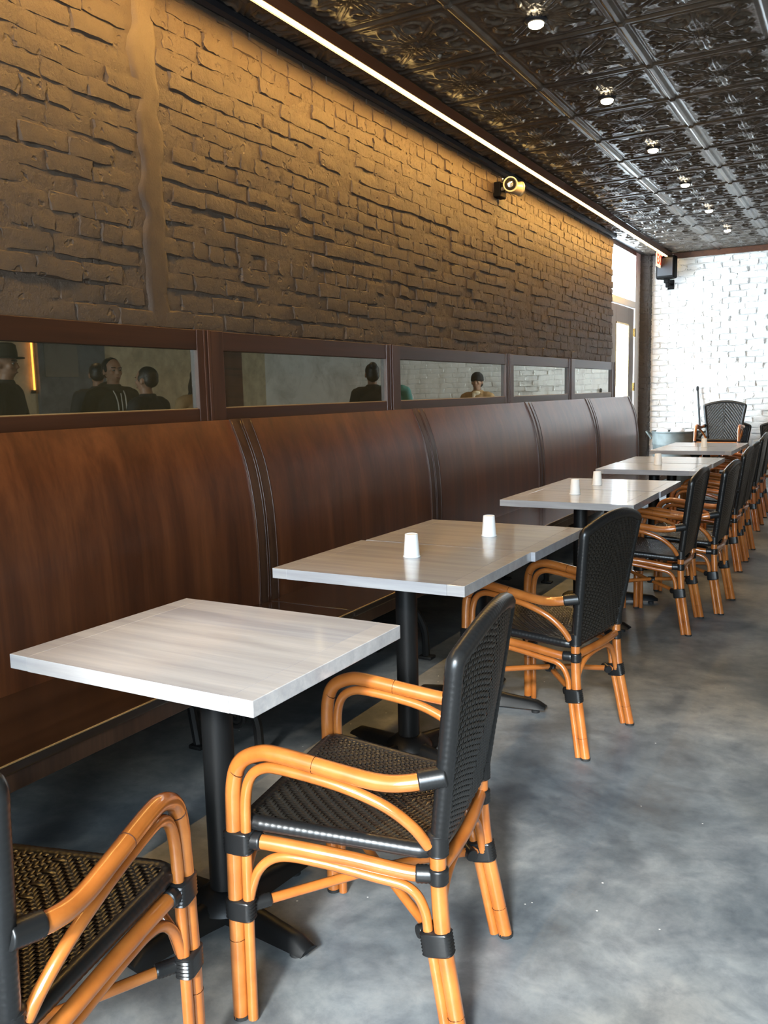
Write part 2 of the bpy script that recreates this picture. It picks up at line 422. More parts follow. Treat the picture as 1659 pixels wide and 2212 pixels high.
# smooth plastered strip running down the brickwork
ys = np.linspace(0, 1, 9); zs = np.linspace(Z0B, CZ-0.02, 90); V = []
for zz in zs:
    q1 = float(smooth_noise(np.array(zz), np.array(0.3), 11, 5)); q2 = float(smooth_noise(np.array(zz), np.array(7.3), 14, 6)); q3 = float(smooth_noise(np.array(zz), np.array(3.3), 4, 7))
    ya = 2.600+0.045*q1+0.02*q3; yb_ = 2.735+0.05*q2+0.02*q3
    for t in ys:
        V.append((-0.010+0.0135*min(1.0, 6*min(t, 1-t))**0.5+0.004*float(smooth_noise(np.array(zz), np.array(t), 17, 8)), ya+t*(yb_-ya), zz))
F = [(i*9+j, i*9+j+1, (i+1)*9+j+1, (i+1)*9+j) for i in range(89) for j in range(8)]
MB().add(V, F).obj('plaster_strip', 'plaster_patch', wl, True)

# dark brick corner pillar, far wall, remaining walls
wp = struct(MB().box(-0.20, 0.028, 11.66, FY, 0, CZ).obj('wall_corner', 'pillar_brick'))
HEADP = [sharp(MB().add(*brick_verts(0.15, 0.062, 0.006+0.002*(i % 3), 300+i, 0.005)).mesh('brick', 'pillar_brick', True)) for i in range(5)]
SIDEP = [sharp(MB().add(*brick_verts(0.14, 0.062, 0.006+0.002*(i % 3), 320+i, 0.005)).mesh('brick', 'pillar_brick', True)) for i in range(5)]
z = 0.037
while z < CZ:
    o = link('brick', HEADP[rng.randrange(5)], wp, (-0.055, 11.66, z)); o.rotation_euler = (0, 0, -math.pi/2)
    o = link('brick', SIDEP[rng.randrange(5)], wp, (0.028, 11.735, z))
    z += 0.0745
wf = struct(MB().box(-0.20, ROOM_X+0.2, FY, FY+0.2, 0, CZ).obj('wall_far', 'white_mortar'))
WST = [sharp(MB().add(*brick_verts(0.200, 0.066, 0.003+0.0018*(i % 4), 400+i, 0.004)).mesh('brick', 'white_brick', True)) for i in range(12)]
farw = MB(); row = 0; z = 0.037; nw = 0
wc = []
while z < CZ:
    x = 0.04+(0.0 if row % 2 else 0.105)
    while x < 4.6:
        wc.append((x, z)); x += 0.211*rng.uniform(0.96, 1.04)
    z += 0.0745; row += 1
wc.sort(key=lambda c: (not (c[0] < 1.75 and c[1] > 0.55), c[0]))
for (x, z) in wc:
    me = WST[rng.randrange(12)]; dx = rng.uniform(-0.002, 0.003)
    if nw < 300:
        o = link('brick', me, wf, (x, FY-0.002-dx, z)); o.rotation_euler = (0, math.pi if rng.random() < .5 else 0, -math.pi/2); nw += 1
    else:
        vs = np.array([v.co for v in me.vertices])
        farw.add(np.stack([x+vs[:, 1], FY-0.002-dx-vs[:, 0], z+vs[:, 2]], 1), [tuple(p.vertices) for p in me.polygons])
o = farw.obj('brickwork', 'white_brick', wf, True, 32); o['kind'] = 'stuff'

wr = struct(MB().box(ROOM_X, ROOM_X+0.2, BACK_Y, FY, 0, CZ).obj('wall_right', 'beige_plaster'))
struct(MB().box(ROOM_X-0.06, ROOM_X, 7.19, 8.25, 0, CZ).obj('wall_panel', 'grey_plaster'))
struct(MB().box(ROOM_X-0.10, ROOM_X, 10.62, 11.07, 0, CZ).obj('trim_pilaster', 'trim_wood'))
# lighter grey rectangle on the dark panel, seen only in the mirror
struct(MB().box(ROOM_X-0.075, ROOM_X-0.06, 7.28, 7.78, 1.66, 2.2).obj('trim_board', 'side_wall'))
# wall behind the camera with the shop window opening
bw = MB(); bw.box(-0.2, 1.65, BACK_Y-0.15, BACK_Y, 0, CZ); bw.box(4.3, ROOM_X+0.2, BACK_Y-0.15, BACK_Y, 0, CZ)
bw.box(1.65, 4.3, BACK_Y-0.15, BACK_Y, 0, 0.75); bw.box(1.65, 4.3, BACK_Y-0.15, BACK_Y, 2.97, CZ)
struct(bw.obj('wall_back', 'side_wall'))
w1 = struct(MB().box(1.65, 4.3, BACK_Y-0.09, BACK_Y-0.08, 0.75, 2.97).obj('window_1', 'window_glass'))
for x in (1.65, 4.26):
    MB().box(x, x+0.04, BACK_Y-0.11, BACK_Y-0.05, 0.75, 2.97).obj('mullion', 'black_paint', w1)

# ceiling slab, crown moulding, trims
ce = struct(MB().box(-0.25, ROOM_X+0.2, BACK_Y-0.15, FY+0.2, CZ+0.006, CZ+0.15).obj('ceiling', 'plain_ceiling'))
def tile_mesh(x0, x1, w, l, name, res=92):
    """pressed tin tile, relief hangs down; local origin at the tile's low corner, covers x0..x1 of a w by l tile"""
    nx = max(10, int(res*(x1-x0)/w)); ny = res
    xs = np.linspace(x0, x1, nx+1); ysl = np.linspace(0, l, ny+1)
    X, Y = np.meshgrid(xs, ysl, indexing='ij')
    U = (X/w-0.5)*2; Vv = (Y/l-0.5)*2            # -1..1
    H = np.zeros_like(X)
    du = 1-np.abs(U); dv = 1-np.abs(Vv)
    g = lambda d, c, s: np.exp(-((d-c)/s)**2)
    H += 0.011*(du < 0.060)                       # broad rib along the tile's length
    H += 0.0135*g(dv, 0.012, 0.016)                # bead across
    H += 0.006*g(np.minimum(du, dv), 0.14, 0.014)+0.004*g(np.minimum(du, dv), 0.19, 0.010)
    band = (np.minimum(du, dv) > 0.14)
    r = np.hypot(U, Vv); th = np.arctan2(Vv, U)
    fl = np.zeros_like(X)
    for k in range(8):                            # eight long leaves with ribs
        a = k*math.pi/4; lon = 0.80 if k % 2 == 0 else 0.98
        d = np.abs((th-a+math.pi) % (2*math.pi)-math.pi)
        t = r/lon; wd = 0.30*np.clip(np.sin(np.pi*np.clip(t, 0, 1)**0.75), 0, 1)+0.02
        inside = (t < 1) & (d*r < wd*0.75)
        q = np.clip(1-(d*r/(wd*0.75+1e-6))**2, 0, 1)
        leaf = (0.010*q**0.5*np.sin(np.pi*np.clip(t, 0, 1))**0.6+0.0045*np.cos(d*r*70)*q)
        fl = np.maximum(fl, np.where(inside, leaf+0.002*(k % 2 == 0), 0))
    for k in range(16):                           # thin petals of the inner flower
        a = (k+0.5)*math.pi/8; d = np.abs((th-a+math.pi) % (2*math.pi)-math.pi)
        q = np.clip(1-(d/0.13)**2, 0, 1)*np.clip(1-(r/0.46)**4, 0, 1)*np.clip(r/0.08, 0, 1)
        fl = np.maximum(fl, 0.016*q)
    H += np.where(band, fl, 0)
    H += 0.016*np.exp(-(r/0.085)**2)
    for sx in (-1, 1):                            # curled scrolls and corner rosettes
        for sy in (-1, 1):
            for (cx, cy, R) in ((0.60, 0.22, 0.15), (0.22, 0.60, 0.15), (0.70, 0.70, 0.10)):
                rr = np.hypot(U-sx*cx, Vv-sy*cy)
                H += 0.010*g(rr, R, 0.026)+0.007*np.exp(-(rr/0.05)**2)
    Hn = np.random.RandomState(11).rand(*H.shape)
    H += np.where(band, 0.0016*Hn, 0)
    V = np.stack([X, Y, -H], -1).reshape(-1, 3); k = ny+1
    F = [(i*k+j, i*k+j+1, (i+1)*k+j+1, (i+1)*k+j) for i in range(nx) for j in range(ny)]
    return MB().add(V, F).mesh(name, 'ceiling_tin', True)
TW, TL = 0.612, 0.62
TX = [0.240+TW*i for i in range(0, 4)]
TY0 = 4.335-TL*3
tm = tile_mesh(0, TW, TW, TL, 'tile'); te = tile_mesh(TW-0.240, TW, TW, TL, 'tile_cut')
for j in range(15):
    y = TY0+TL*j
    if y+TL > FY+0.25: break
    for i, x in enumerate(TX):
        link('tile', tm, ce, (x, y, CZ))
    link('tile', te, ce, (0.240-TW, y, CZ))
# tiles over the door recess, crown moulding on the brick, brown crown on the far wall
MB().tube([(0.012, BACK_Y, CZ-0.022), (0.012, BRICK_END, CZ-0.022)], 0.030, 8).obj('trim_crown_left', 'black_paint')
struct(bpy.data.objects['trim_crown_left'])
struct(MB().box(0.295, ROOM_X, FY-0.045, FY-0.0205, CZ-0.075, CZ-0.0, 0.008).obj('trim_crown_far', 'trim_wood'))

# LED channel: wooden board hung from the ceiling with the strip along its lower edge
led = empty('led_strip_light', (0.28, 2.0, CZ))
tag(led, 'long warm glowing LED strip in a wooden ceiling channel beside the brick wall', 'light strip')
def at_led(o): o.location = (-0.28, -2.0, -CZ); return o
at_led(MB().box(0.265, 0.292, 0.4, FY-0.05, 2.990, CZ-0.012, 0.003).obj('channel_board', 'trim_wood', led))
at_led(MB().box(0.256, 0.262, 0.4, FY-0.05, 2.9800, 3.030).obj('channel_lip', 'black_paint', led))
at_led(MB().box(0.268, 0.284, 0.4, FY-0.05, 2.983, 2.9895).obj('led_tape', 'led_warm', led))
for i in range(11):
    ld = bpy.data.lights.new('led_light', 'AREA'); ld.shape = 'RECTANGLE'; ld.size = 0.014; ld.size_y = 0.93; ld.energy = LED_WATT/12*0.93
    ld.color = (1.0, 0.54, 0.13)
    o = bpy.data.objects.new('led_light', ld); COL.objects.link(o); o.parent = led
    o.location = (0.276-0.28, 0.9+0.93*i-2.0, 2.982-CZ); o.rotation_euler = (0, math.radians(38), 0)

# ------------------------------------------------------------------ glazed door and transom in the far corner
XD = -0.12
d1 = struct(MB().box(XD-0.05, XD+0.03, 11.40, 11.66, 0, CZ).obj('door_1', 'white_paint'))
MB().box(XD-0.06, XD+0.03, 9.94, 11.40, 2.366, 2.45, 0.004).obj('door_header', 'white_paint', d1)
MB().box(XD-0.05, XD+0.02, 9.94, 10.20, 0, 2.366).obj('door_jamb', 'white_paint', d1)
MB().box(XD-0.06, XD+0.035, 9.94, 11.40, CZ-0.05, CZ-0.0).obj('transom_head', 'trim_wood', d1)
MB().box(XD-0.05, XD+0.02, 9.94, 10.02, 2.45, CZ-0.05).obj('transom_jamb', 'white_paint', d1)
MB().box(XD-0.02, XD-0.012, 10.02, 11.40, 2.45, CZ-0.05).obj('pane', 'window_glass', d1)
leaf = MB(); leaf.box(XD-0.025, XD+0.02, 11.10, 11.375, 0.01, 2.355, 0.003); leaf.box(XD-0.025, XD+0.02, 10.21, 10.48, 0.01, 2.355, 0.003)
leaf.box(XD-0.025, XD+0.02, 10.48, 11.10, 2.14, 2.355); leaf.box(XD-0.025, XD+0.02, 10.48, 11.10, 0.01, 0.30)
lf = leaf.obj('door_leaf', 'door_paint', d1)
MB().box(XD-0.006, XD+0.002, 10.48, 11.10, 0.30, 2.14).obj('pane', 'window_glass', lf)
gb = MB(); gb.box(XD+0.018, XD+0.026, 11.085, 11.105, 0.29, 2.15); gb.box(XD+0.018, XD+0.026, 10.475, 10.495, 0.29, 2.15); gb.box(XD+0.018, XD+0.026, 10.475, 11.105, 2.13, 2.15)
gb.obj('glazing_bead', 'brass', lf)
for zh in (2.06, 1.37, 0.4):
    h = MB(); h.tube([(XD+0.03, 11.385, zh-0.055), (XD+0.03, 11.385, zh+0.055)], 0.009, 8); h.box(XD+0.019, XD+0.024, 11.345, 11.385, zh-0.05, zh+0.05); h.box(XD+0.029, XD+0.033, 11.385, 11.43, zh-0.05, zh+0.05)
    h.obj('hinge', 'brass', d1)

# ------------------------------------------------------------------ mirrors in wooden frames
MIR = [(1.20, 2.968, 0.085), (2.972, 4.648, 0.085), (4.652, 6.612, 0.085), (6.616, 8.280, 0.085), (8.284, 9.925, 0.11)]
MLAB = ['wood-framed strip mirror at the near end, reflecting the man in a hoodie',
        'wood-framed strip mirror second from the camera, reflecting grey wall and one dark figure',
        'wood-framed strip mirror in the middle, reflecting a man in a black beanie',
        'wood-framed strip mirror fourth from the camera, reflecting only pale brick',
        'wood-framed strip mirror beside the glazed door, end one of the row']
for (a, b, sw), lab in zip(MIR, MLAB):
    r = tag(empty('wall_mirror', (0, (a+b)/2, 1.25)), lab, 'mirror', 'mirrors above the bench')
    def pl(o): o.location = (0, -(a+b)/2, -1.25); return o
    pl(MB().box(0.0, 0.030, a+sw, b-sw, 1.565, 1.650, 0.003).obj('top_rail', 'frame_wood', r))
    pl(MB().box(0.0, 0.030, a+sw, b-sw, 1.205, 1.312, 0.003).obj('bottom_rail', 'frame_wood', r))
    for (p, q) in ((a, a+sw), (b-sw, b)):
        st = pl(MB().box(0.0, 0.034, p, q, 1.205, 1.652, 0.003).obj('stile', 'stile_wood', r))
    e = MB().box(0.034, 0.040, b-0.020, b-0.003, 1.205, 1.652, 0.002); e.box(0.034, 0.038, b-0.046, b-0.036, 1.205, 1.652, 0.0015)
    pl(e.obj('bead', 'stile_wood', r))
    pl(MB().box(0.004, 0.012, a+sw, b-sw, 1.312, 1.565).obj('mirror_glass', 'mirror_glass', r))
    gl = MB().box(0.012, 0.020, a+sw, b-sw, 1.312, 1.316)
    pl(gl.obj('glass_stop', 'seat_edge_gold', r))

# ------------------------------------------------------------------ curved wooden benches
PROF = spline([(0.060, 1.252), (0.098, 1.165), (0.133, 1.070), (0.158, 0.96), (0.174, 0.84), (0.182, 0.70), (0.184, 0.56), (0.182, 0.42)], 4)
def sweep(prof_xz, y0, y1, th, name, mat, parent, ny=1, bead=False):
    P = np.array(prof_xz); T = np.gradient(P, axis=0); T /= np.linalg.norm(T, axis=1)[:, None]
    Nn = np.stack([-T[:, 1], T[:, 0]], 1)       # points into the room
    if Nn[:, 0].mean() < 0: Nn = -Nn
    O = P+Nn*th; m = MB(); k = len(P); V = []
    for y in (y0, y1):
        for q in O: V.append((q[0], y, q[1]))
        for q in P: V.append((q[0], y, q[1]))
    F = []
    for i in range(k-1):
        F.append((i, 2*k+i, 2*k+i+1, i+1)); F.append((k+i, k+i+1, 3*k+i+1, 3*k+i))
        F.append((i, i+1, k+i+1, k+i)); F.append((2*k+i, 3*k+i, 3*k+i+1, 2*k+i+1))
    F.append((0, k, 3*k, 2*k)); F.append((k-1, 3*k-1, 4*k-1, 2*k-1))
    m.add(V, F); return m.obj(name, mat, parent, True, 35)
BEN = [(1.16, 3.088, 2.43), (3.092, 4.862, 3.83), (4.866, 6.900, 5.75), (6.904, 8.652, 7.75), (8.656, 10.43, 9.5)]
BLAB = ['curved dark wood high-backed bench nearest the camera, behind the first single table',
        'curved dark wood high-backed bench behind the first pair of pushed-together tables',
        'curved dark wood high-backed bench in the middle of the row, third of five',
        'curved dark wood high-backed bench fourth from the camera, with pale reflections',
        'curved dark wood high-backed bench at the door end of the row']
iron = None
def iron_leg(parent, y, x0y):
    m = MB()
    def bar(pts, w, t=0.022):
        P = spline(pts, 8); m.tube([(p[0], y, p[1]) for p in P], w, 8)
    bar([(0.47, 0.392), (0.50, 0.31), (0.575, 0.24), (0.622, 0.16), (0.632, 0.08), (0.634, 0.012)], 0.019)
    bar([(0.24, 0.392), (0.27, 0.30), (0.30, 0.19), (0.315, 0.10), (0.33, 0.012)], 0.019)
    bar([(0.31, 0.16), (0.38, 0.25), (0.46, 0.28), (0.53, 0.255), (0.60, 0.19)], 0.013)
    A = np.linspace(0, 2*math.pi, 22)
    m.tube([(0.475+0.052*math.cos(a), y, 0.335+0.048*math.sin(a)) for a in A[:-1]], 0.011, 7, closed=True)
    m.tube([(0.52+0.045*math.cos(a), y, 0.165+0.045*math.sin(a)) for a in A[:-1]], 0.010, 7, closed=True)
    m.tube([(0.52+0.018*math.cos(a), y, 0.165+0.018*math.sin(a)) for a in A[:-1]], 0.007, 7, closed=True)
    m.box(0.600, 0.675, y-0.03, y+0.03, 0.0, 0.016, 0.004); m.box(0.305, 0.365, y-0.03, y+0.03, 0.0, 0.016, 0.004)
    m.box(0.20, 0.60, y-0.02, y+0.02, 0.384, 0.398, 0.003)
    o = m.obj('leg', 'black_iron', parent, True, 40); o['label'] = 'black cast-iron scrolled bench leg'
    o.location = (0, -x0y, 0); return o
for bi, ((a, b, yl), lab) in enumerate(zip(BEN, BLAB)):
    yc = (a+b)/2
    r = tag(empty('bench', (0, yc, 0)), lab, 'bench', 'curved wooden benches along the wall')
    def pl(o): o.location = (0, -yc, 0); return o
    mw = 0.072
    P = PROF[:, [0, 1]]
    pl(sweep(P, a+mw, b-mw, 0.020, 'back_panel', 'bench_wood', r))
    last = bi == len(BEN)-1
    for (p, q) in ((a, a+mw), (b-mw, b)):
        mo = pl(sweep(P, p, q, 0.026, 'end_molding', 'bench_molding', r))
        for s in (p+0.006, q-0.006):
            bd = MB().tube([(t[0]+0.026, s, t[1]) for t in P], 0.0045, 6).obj('bead', 'frame_wood', mo, True)
    m = MB().box(0.17, 0.660, a, b, 0.398, 0.430, 0.006); pl(m.obj('seat', 'seat_wood', r))
    pl(MB().box(0.6575, 0.6620, a, b, 0.4265, 0.4308, 0.001).obj('seat_edge_glint', 'seat_edge_gold', r))  # thin gold strip paints the highlight along the seat's front corner
    pl(MB().box(0.635, 0.652, a, b, 0.345, 0.399, 0.003).obj('seat_apron', 'bench_molding', r))
    iron_leg(r, yl, yc)
    if bi == 0: iron_leg(r, 1.32, yc)

# ------------------------------------------------------------------ tables
def rounded_plate(x0, x1, y0, y1, z0, z1, c): return MB().box(x0, x1, y0, y1, z0, z1, c)
def make_table():
    r = empty('cafe_table')
    W2, D2 = 0.37, 0.311; zt, th = 0.757, 0.036; eb = 0.062
    n = 6; pw = 2*D2/n
    for i in range(n):
        MB().box(-W2+eb, W2-eb, -D2+pw*i, -D2+pw*(i+1), zt-th, zt).obj('plank', 'table_wood', r)
    for s in (-1, 1):
        xa, xb = (-W2, -W2+eb) if s < 0 else (W2-eb, W2)
        MB().box(xa, xb, -D2, D2, zt-th, zt, 0.0016).obj('end_board', 'table_wood', r)
    m = MB().box(-0.13, 0.13, -0.13, 0.13, zt-th-0.006, zt-th-0.0005, 0.001)
    m.lathe([(0.06, zt-th-0.006), (0.055, zt-th-0.03), (0.040, zt-th-0.035)], n=20); m.obj('mounting_plate', 'black_powdercoat', r, True, 40)
    m = MB().lathe([(0.040, 0.088), (0.040, 0.70)], n=28); m.obj('column', 'black_powdercoat', r, True, 40)
    m = MB().lathe([(0.088, 0.050), (0.080, 0.066), (0.060, 0.082), (0.0465, 0.092), (0.0405, 0.094)], n=28); m.obj('hub', 'black_powdercoat', r, True, 50)
    for k in range(4):
        a = k*math.pi/2; V = []; ts = np.linspace(0, 1, 9); sec = 7
        for t in ts:
            R = 0.03+0.268*t; hw = 0.040-0.010*t+0.028*max(0, 0.3-t); zc = 0.076-0.026*t-(0.018*max(0, (t-0.9)/0.1)**2)
            zb = 0.018+0.004*t
            for j in range(sec):
                u = -1+2*j/(sec-1); V.append((R, u*hw, zb+(zc-zb)*(1-abs(u)**3.2)))
            V.append((R, hw, zb)); V.append((R, -hw, zb))
        V = np.array(V); c_, s_ = math.cos(a), math.sin(a)
        V = np.stack([V[:, 0]*c_-V[:, 1]*s_, V[:, 0]*s_+V[:, 1]*c_, V[:, 2]], 1); k9 = sec+2
        F = [(i*k9+j, (i+1)*k9+j, (i+1)*k9+(j+1) % k9, i*k9+(j+1) % k9) for i in range(8) for j in range(k9)]
        F.append(tuple(8*k9+j for j in range(k9))); F.append(tuple(reversed(range(k9))))
        ft = MB().add(V, F).obj('foot', 'black_powdercoat', r, True, 45)
        MB().lathe([(0.018, 0.0), (0.018, 0.012), (0.008, 0.014), (0.008, 0.024)], (0.255*c_, 0.255*s_, 0), 12).obj('glide', 'black_rubber', ft, True, 40)
    return r
TABS = [(1.148, 1.612, -0.2, -9), (1.118, 2.712, 0.3, -16), (1.135, 3.340, -0.5, 4), (1.163, 4.772, 0.0, -8), (1.170, 5.408, 0.0, 10),
        (1.160, 6.735, 0.0, 0), (1.168, 7.385, 0.0, 7), (1.125, 8.760, 0.0, -5), (1.128, 9.410, 0.0, 3)]
TLAB = ['square grey-washed wooden table standing alone nearest the camera, nothing on it',
        'grey-washed table with a white sticker on its black column, nearer of the first pair',
        'grey-washed table pushed against the sticker table, farther of the first pair',
        'grey-washed table in the middle pair, nearer half, one upturned cup',
        'grey-washed table in the middle pair, farther half, one upturned cup',
        'grey-washed table in the third pair, nearer half, holding a single cup',
        'grey-washed table in the third pair, farther half, empty top',
        'grey-washed table in the pair before the far wall, nearer half with a cup',
        'grey-washed table in the pair before the far wall, farther half, empty']
T0 = make_table(); tables = []
for i, (x, y, rz, fz) in enumerate(TABS):
    o = T0 if i == 0 else copy_tree(T0)
    o.location = (x, y, 0); o.rotation_euler = (0, 0, math.radians(rz)); tag(o, TLAB[i], 'table', 'grey cafe tables in a row')
    for ch in o.children:
        if ch.name.split('.')[0] in ('foot', 'hub'): ch.rotation_euler = (0, 0, math.radians(fz))
    tables.append(o)
# sticker on the second table's column, facing the room entrance
an = math.radians(-68)
sb = MB(); V = []; F = []
def curved(mb, a0, a1, z0, z1, r, n=6):
    V = []; F = []
    for i in range(n+1):
        a = a0+(a1-a0)*i/n
        for z in (z0, z1): V.append((r*math.cos(a), r*math.sin(a), z))
    for i in range(n): F.append((2*i, 2*i+2, 2*i+3, 2*i+1))
    mb.add(V, F)
curved(sb, an-0.38, an+0.38, 0.668, 0.696, 0.0407)
st = sb.obj('sticker', 'sticker_white', tables[1])
g = MB(); curved(g, an-0.22, an+0.24, 0.6795, 0.6825, 0.0410); curved(g, an-0.22, an-0.15, 0.6765, 0.6795, 0.0410); curved(g, an+0.17, an+0.24, 0.6765, 0.6795, 0.0410)
curved(g, an-0.24, an-0.18, 0.690, 0.693, 0.0410)
g.obj('sticker_print', 'sticker_green', st)

# paper cups turned upside down
cm = MB().lathe([(0.0305, 0.0), (0.0325, 0.0015), (0.0325, 0.0045), (0.0303, 0.006), (0.0240, 0.086), (0.0232, 0.087), (0.0225, 0.0845), (0.001, 0.0840)], n=28, cap=(False, True))
cme = cm.mesh('paper_cup', 'paper_cup', True); cme.set_sharp_from_angle(angle=math.radians(40))
CUPS = [(1.113, 2.772, 'upturned white paper cup nearest the camera, on the sticker table'),
        (1.202, 3.306, 'upturned white paper cup on the farther table of the first pair'),
        (1.114, 4.822, 'upturned white paper cup on the middle pair, nearer one of its two'),
        (1.103, 5.331, 'upturned white paper cup on the middle pair, farther one of its two'),
        (1.155, 6.885, 'only upturned paper cup on the third pair of tables'),
        (1.168, 8.99, 'upturned paper cup on the last tables, in front of the stacked chairs')]
for x, y, lab in CUPS:
    o = link('paper_cup', cme, None, (x, y, 0.757)); o.rotation_euler = (0, 0, rng.uniform(0, 6)); tag(o, lab, 'cup', 'upturned paper cups on the tables')

# ------------------------------------------------------------------ bistro armchairs: cane frame, woven black seat and back
def weave(fn, nu, nv, mir, H=0.0042, wid=0.88):
    """2/2 twill with a chevron at the middle; fn(u, v, h) maps cell coordinates and height to a point"""
    over = np.zeros((nu, nv), bool)
    for i in range(nu):
        for j in range(nv):
            jj = abs(j-mir+0.5) if mir is not None else j
            over[i, j] = (int(math.floor(i+jj)) % 4) < 2
    m = MB()
    def strip(a0, a1, row, along_u):
        n = 4; V = []
        for t in range(n+1):
            f = t/n; a = a0-0.18+(a1-a0+0.36)*f; h = H*(math.sin(math.pi*f)**0.7)-0.0006
            for c, hh in ((-wid/2, -0.0007), (0, 0.0003), (wid/2, -0.0007)):
                q = (a, row+0.5+c) if along_u else (row+0.5+c, a)
                V.append(fn(min(max(q[0], 0), nu), min(max(q[1], 0), nv), h+hh))
        F = []
        for t in range(n):
            for c in range(2):
                q = (t*3+c, t*3+c+1, (t+1)*3+c+1, (t+1)*3+c)
                F.append(q if along_u else q[::-1])
        m.add(V, F)
    for j in range(nv):
        i = 0
        while i < nu:
            if over[i, j]:
                k = i
                while k < nu and over[k, j]: k += 1
                strip(i, k, j, True); i = k
            else: i += 1
    for i in range(nu):
        j = 0
        while j < nv:
            if not over[i, j]:
                k = j
                while k < nv and not over[i, k]: k += 1
                strip(j, k, i, False); j = k
            else: j += 1
    return m
def ribbed(path, r, step=0.0048, n=8, depth=0.032):
    P = np.array(path); d = np.r_[0, np.cumsum(np.linalg.norm(np.diff(P, axis=0), axis=1))]
    k = max(4, int(d[-1]/step)); t = np.linspace(0, d[-1], k)
    Q = np.stack([np.interp(t, d, P[:, i]) for i in range(3)], 1)
    R = np.where(np.arange(k) % 3 == 0, r*(1-depth), r)
    return Q, R
def ellwrap(c, axis, L_, ra, rb, u, step=0.007):
    """wound binding with an oval section; u: direction of the long radius ra"""
    ax = np.array(axis, float); ax /= np.linalg.norm(ax); u = np.array(u, float); u -= ax*(u@ax); u /= np.linalg.norm(u); v = np.cross(ax, u)
    k = max(4, int(L_/step)*2); V = []; n = 16; F = []; ex = 0.55 if ra > rb*1.3 else 1.0
    for i in range(k+1):
        t = -0.5+i/k; s = (0.93 if i % 2 == 0 else 1.0) if 0 < i < k else 0.88
        for a in range(n):
            w_ = 2*math.pi*a/n; ca, sa = math.cos(w_), math.sin(w_); ca = math.copysign(abs(ca)**ex, ca); sa = math.copysign(abs(sa)**ex, sa); V.append(np.array(c)+ax*t*L_+u*ra*s*ca+v*rb*s*sa)
    for i in range(k):
        for a in range(n): F.append((i*n+a, i*n+(a+1) % n, (i+1)*n+(a+1) % n, (i+1)*n+a))
    F.append(tuple(reversed(range(n)))); F.append(tuple(k*n+a for a in range(n)))
    return MB().add(V, F)
def seat_hw(x): return 0.178+(0.234-0.178)*(x+0.18)/0.415
def seat_z(x): return 0.434+(0.466-0.434)*(x+0.18)/0.415
def back_hw(z): return 0.184+(0.244-0.184)*(z-0.43)/0.43
def back_x(z, q): t = (z-0.43)/0.43; return -0.193-0.058*t-0.016*(1-q*q)*min(1, max(0, t)*2)
def top_z(q): return 0.852+0.046*(1-abs(q)**2.0)
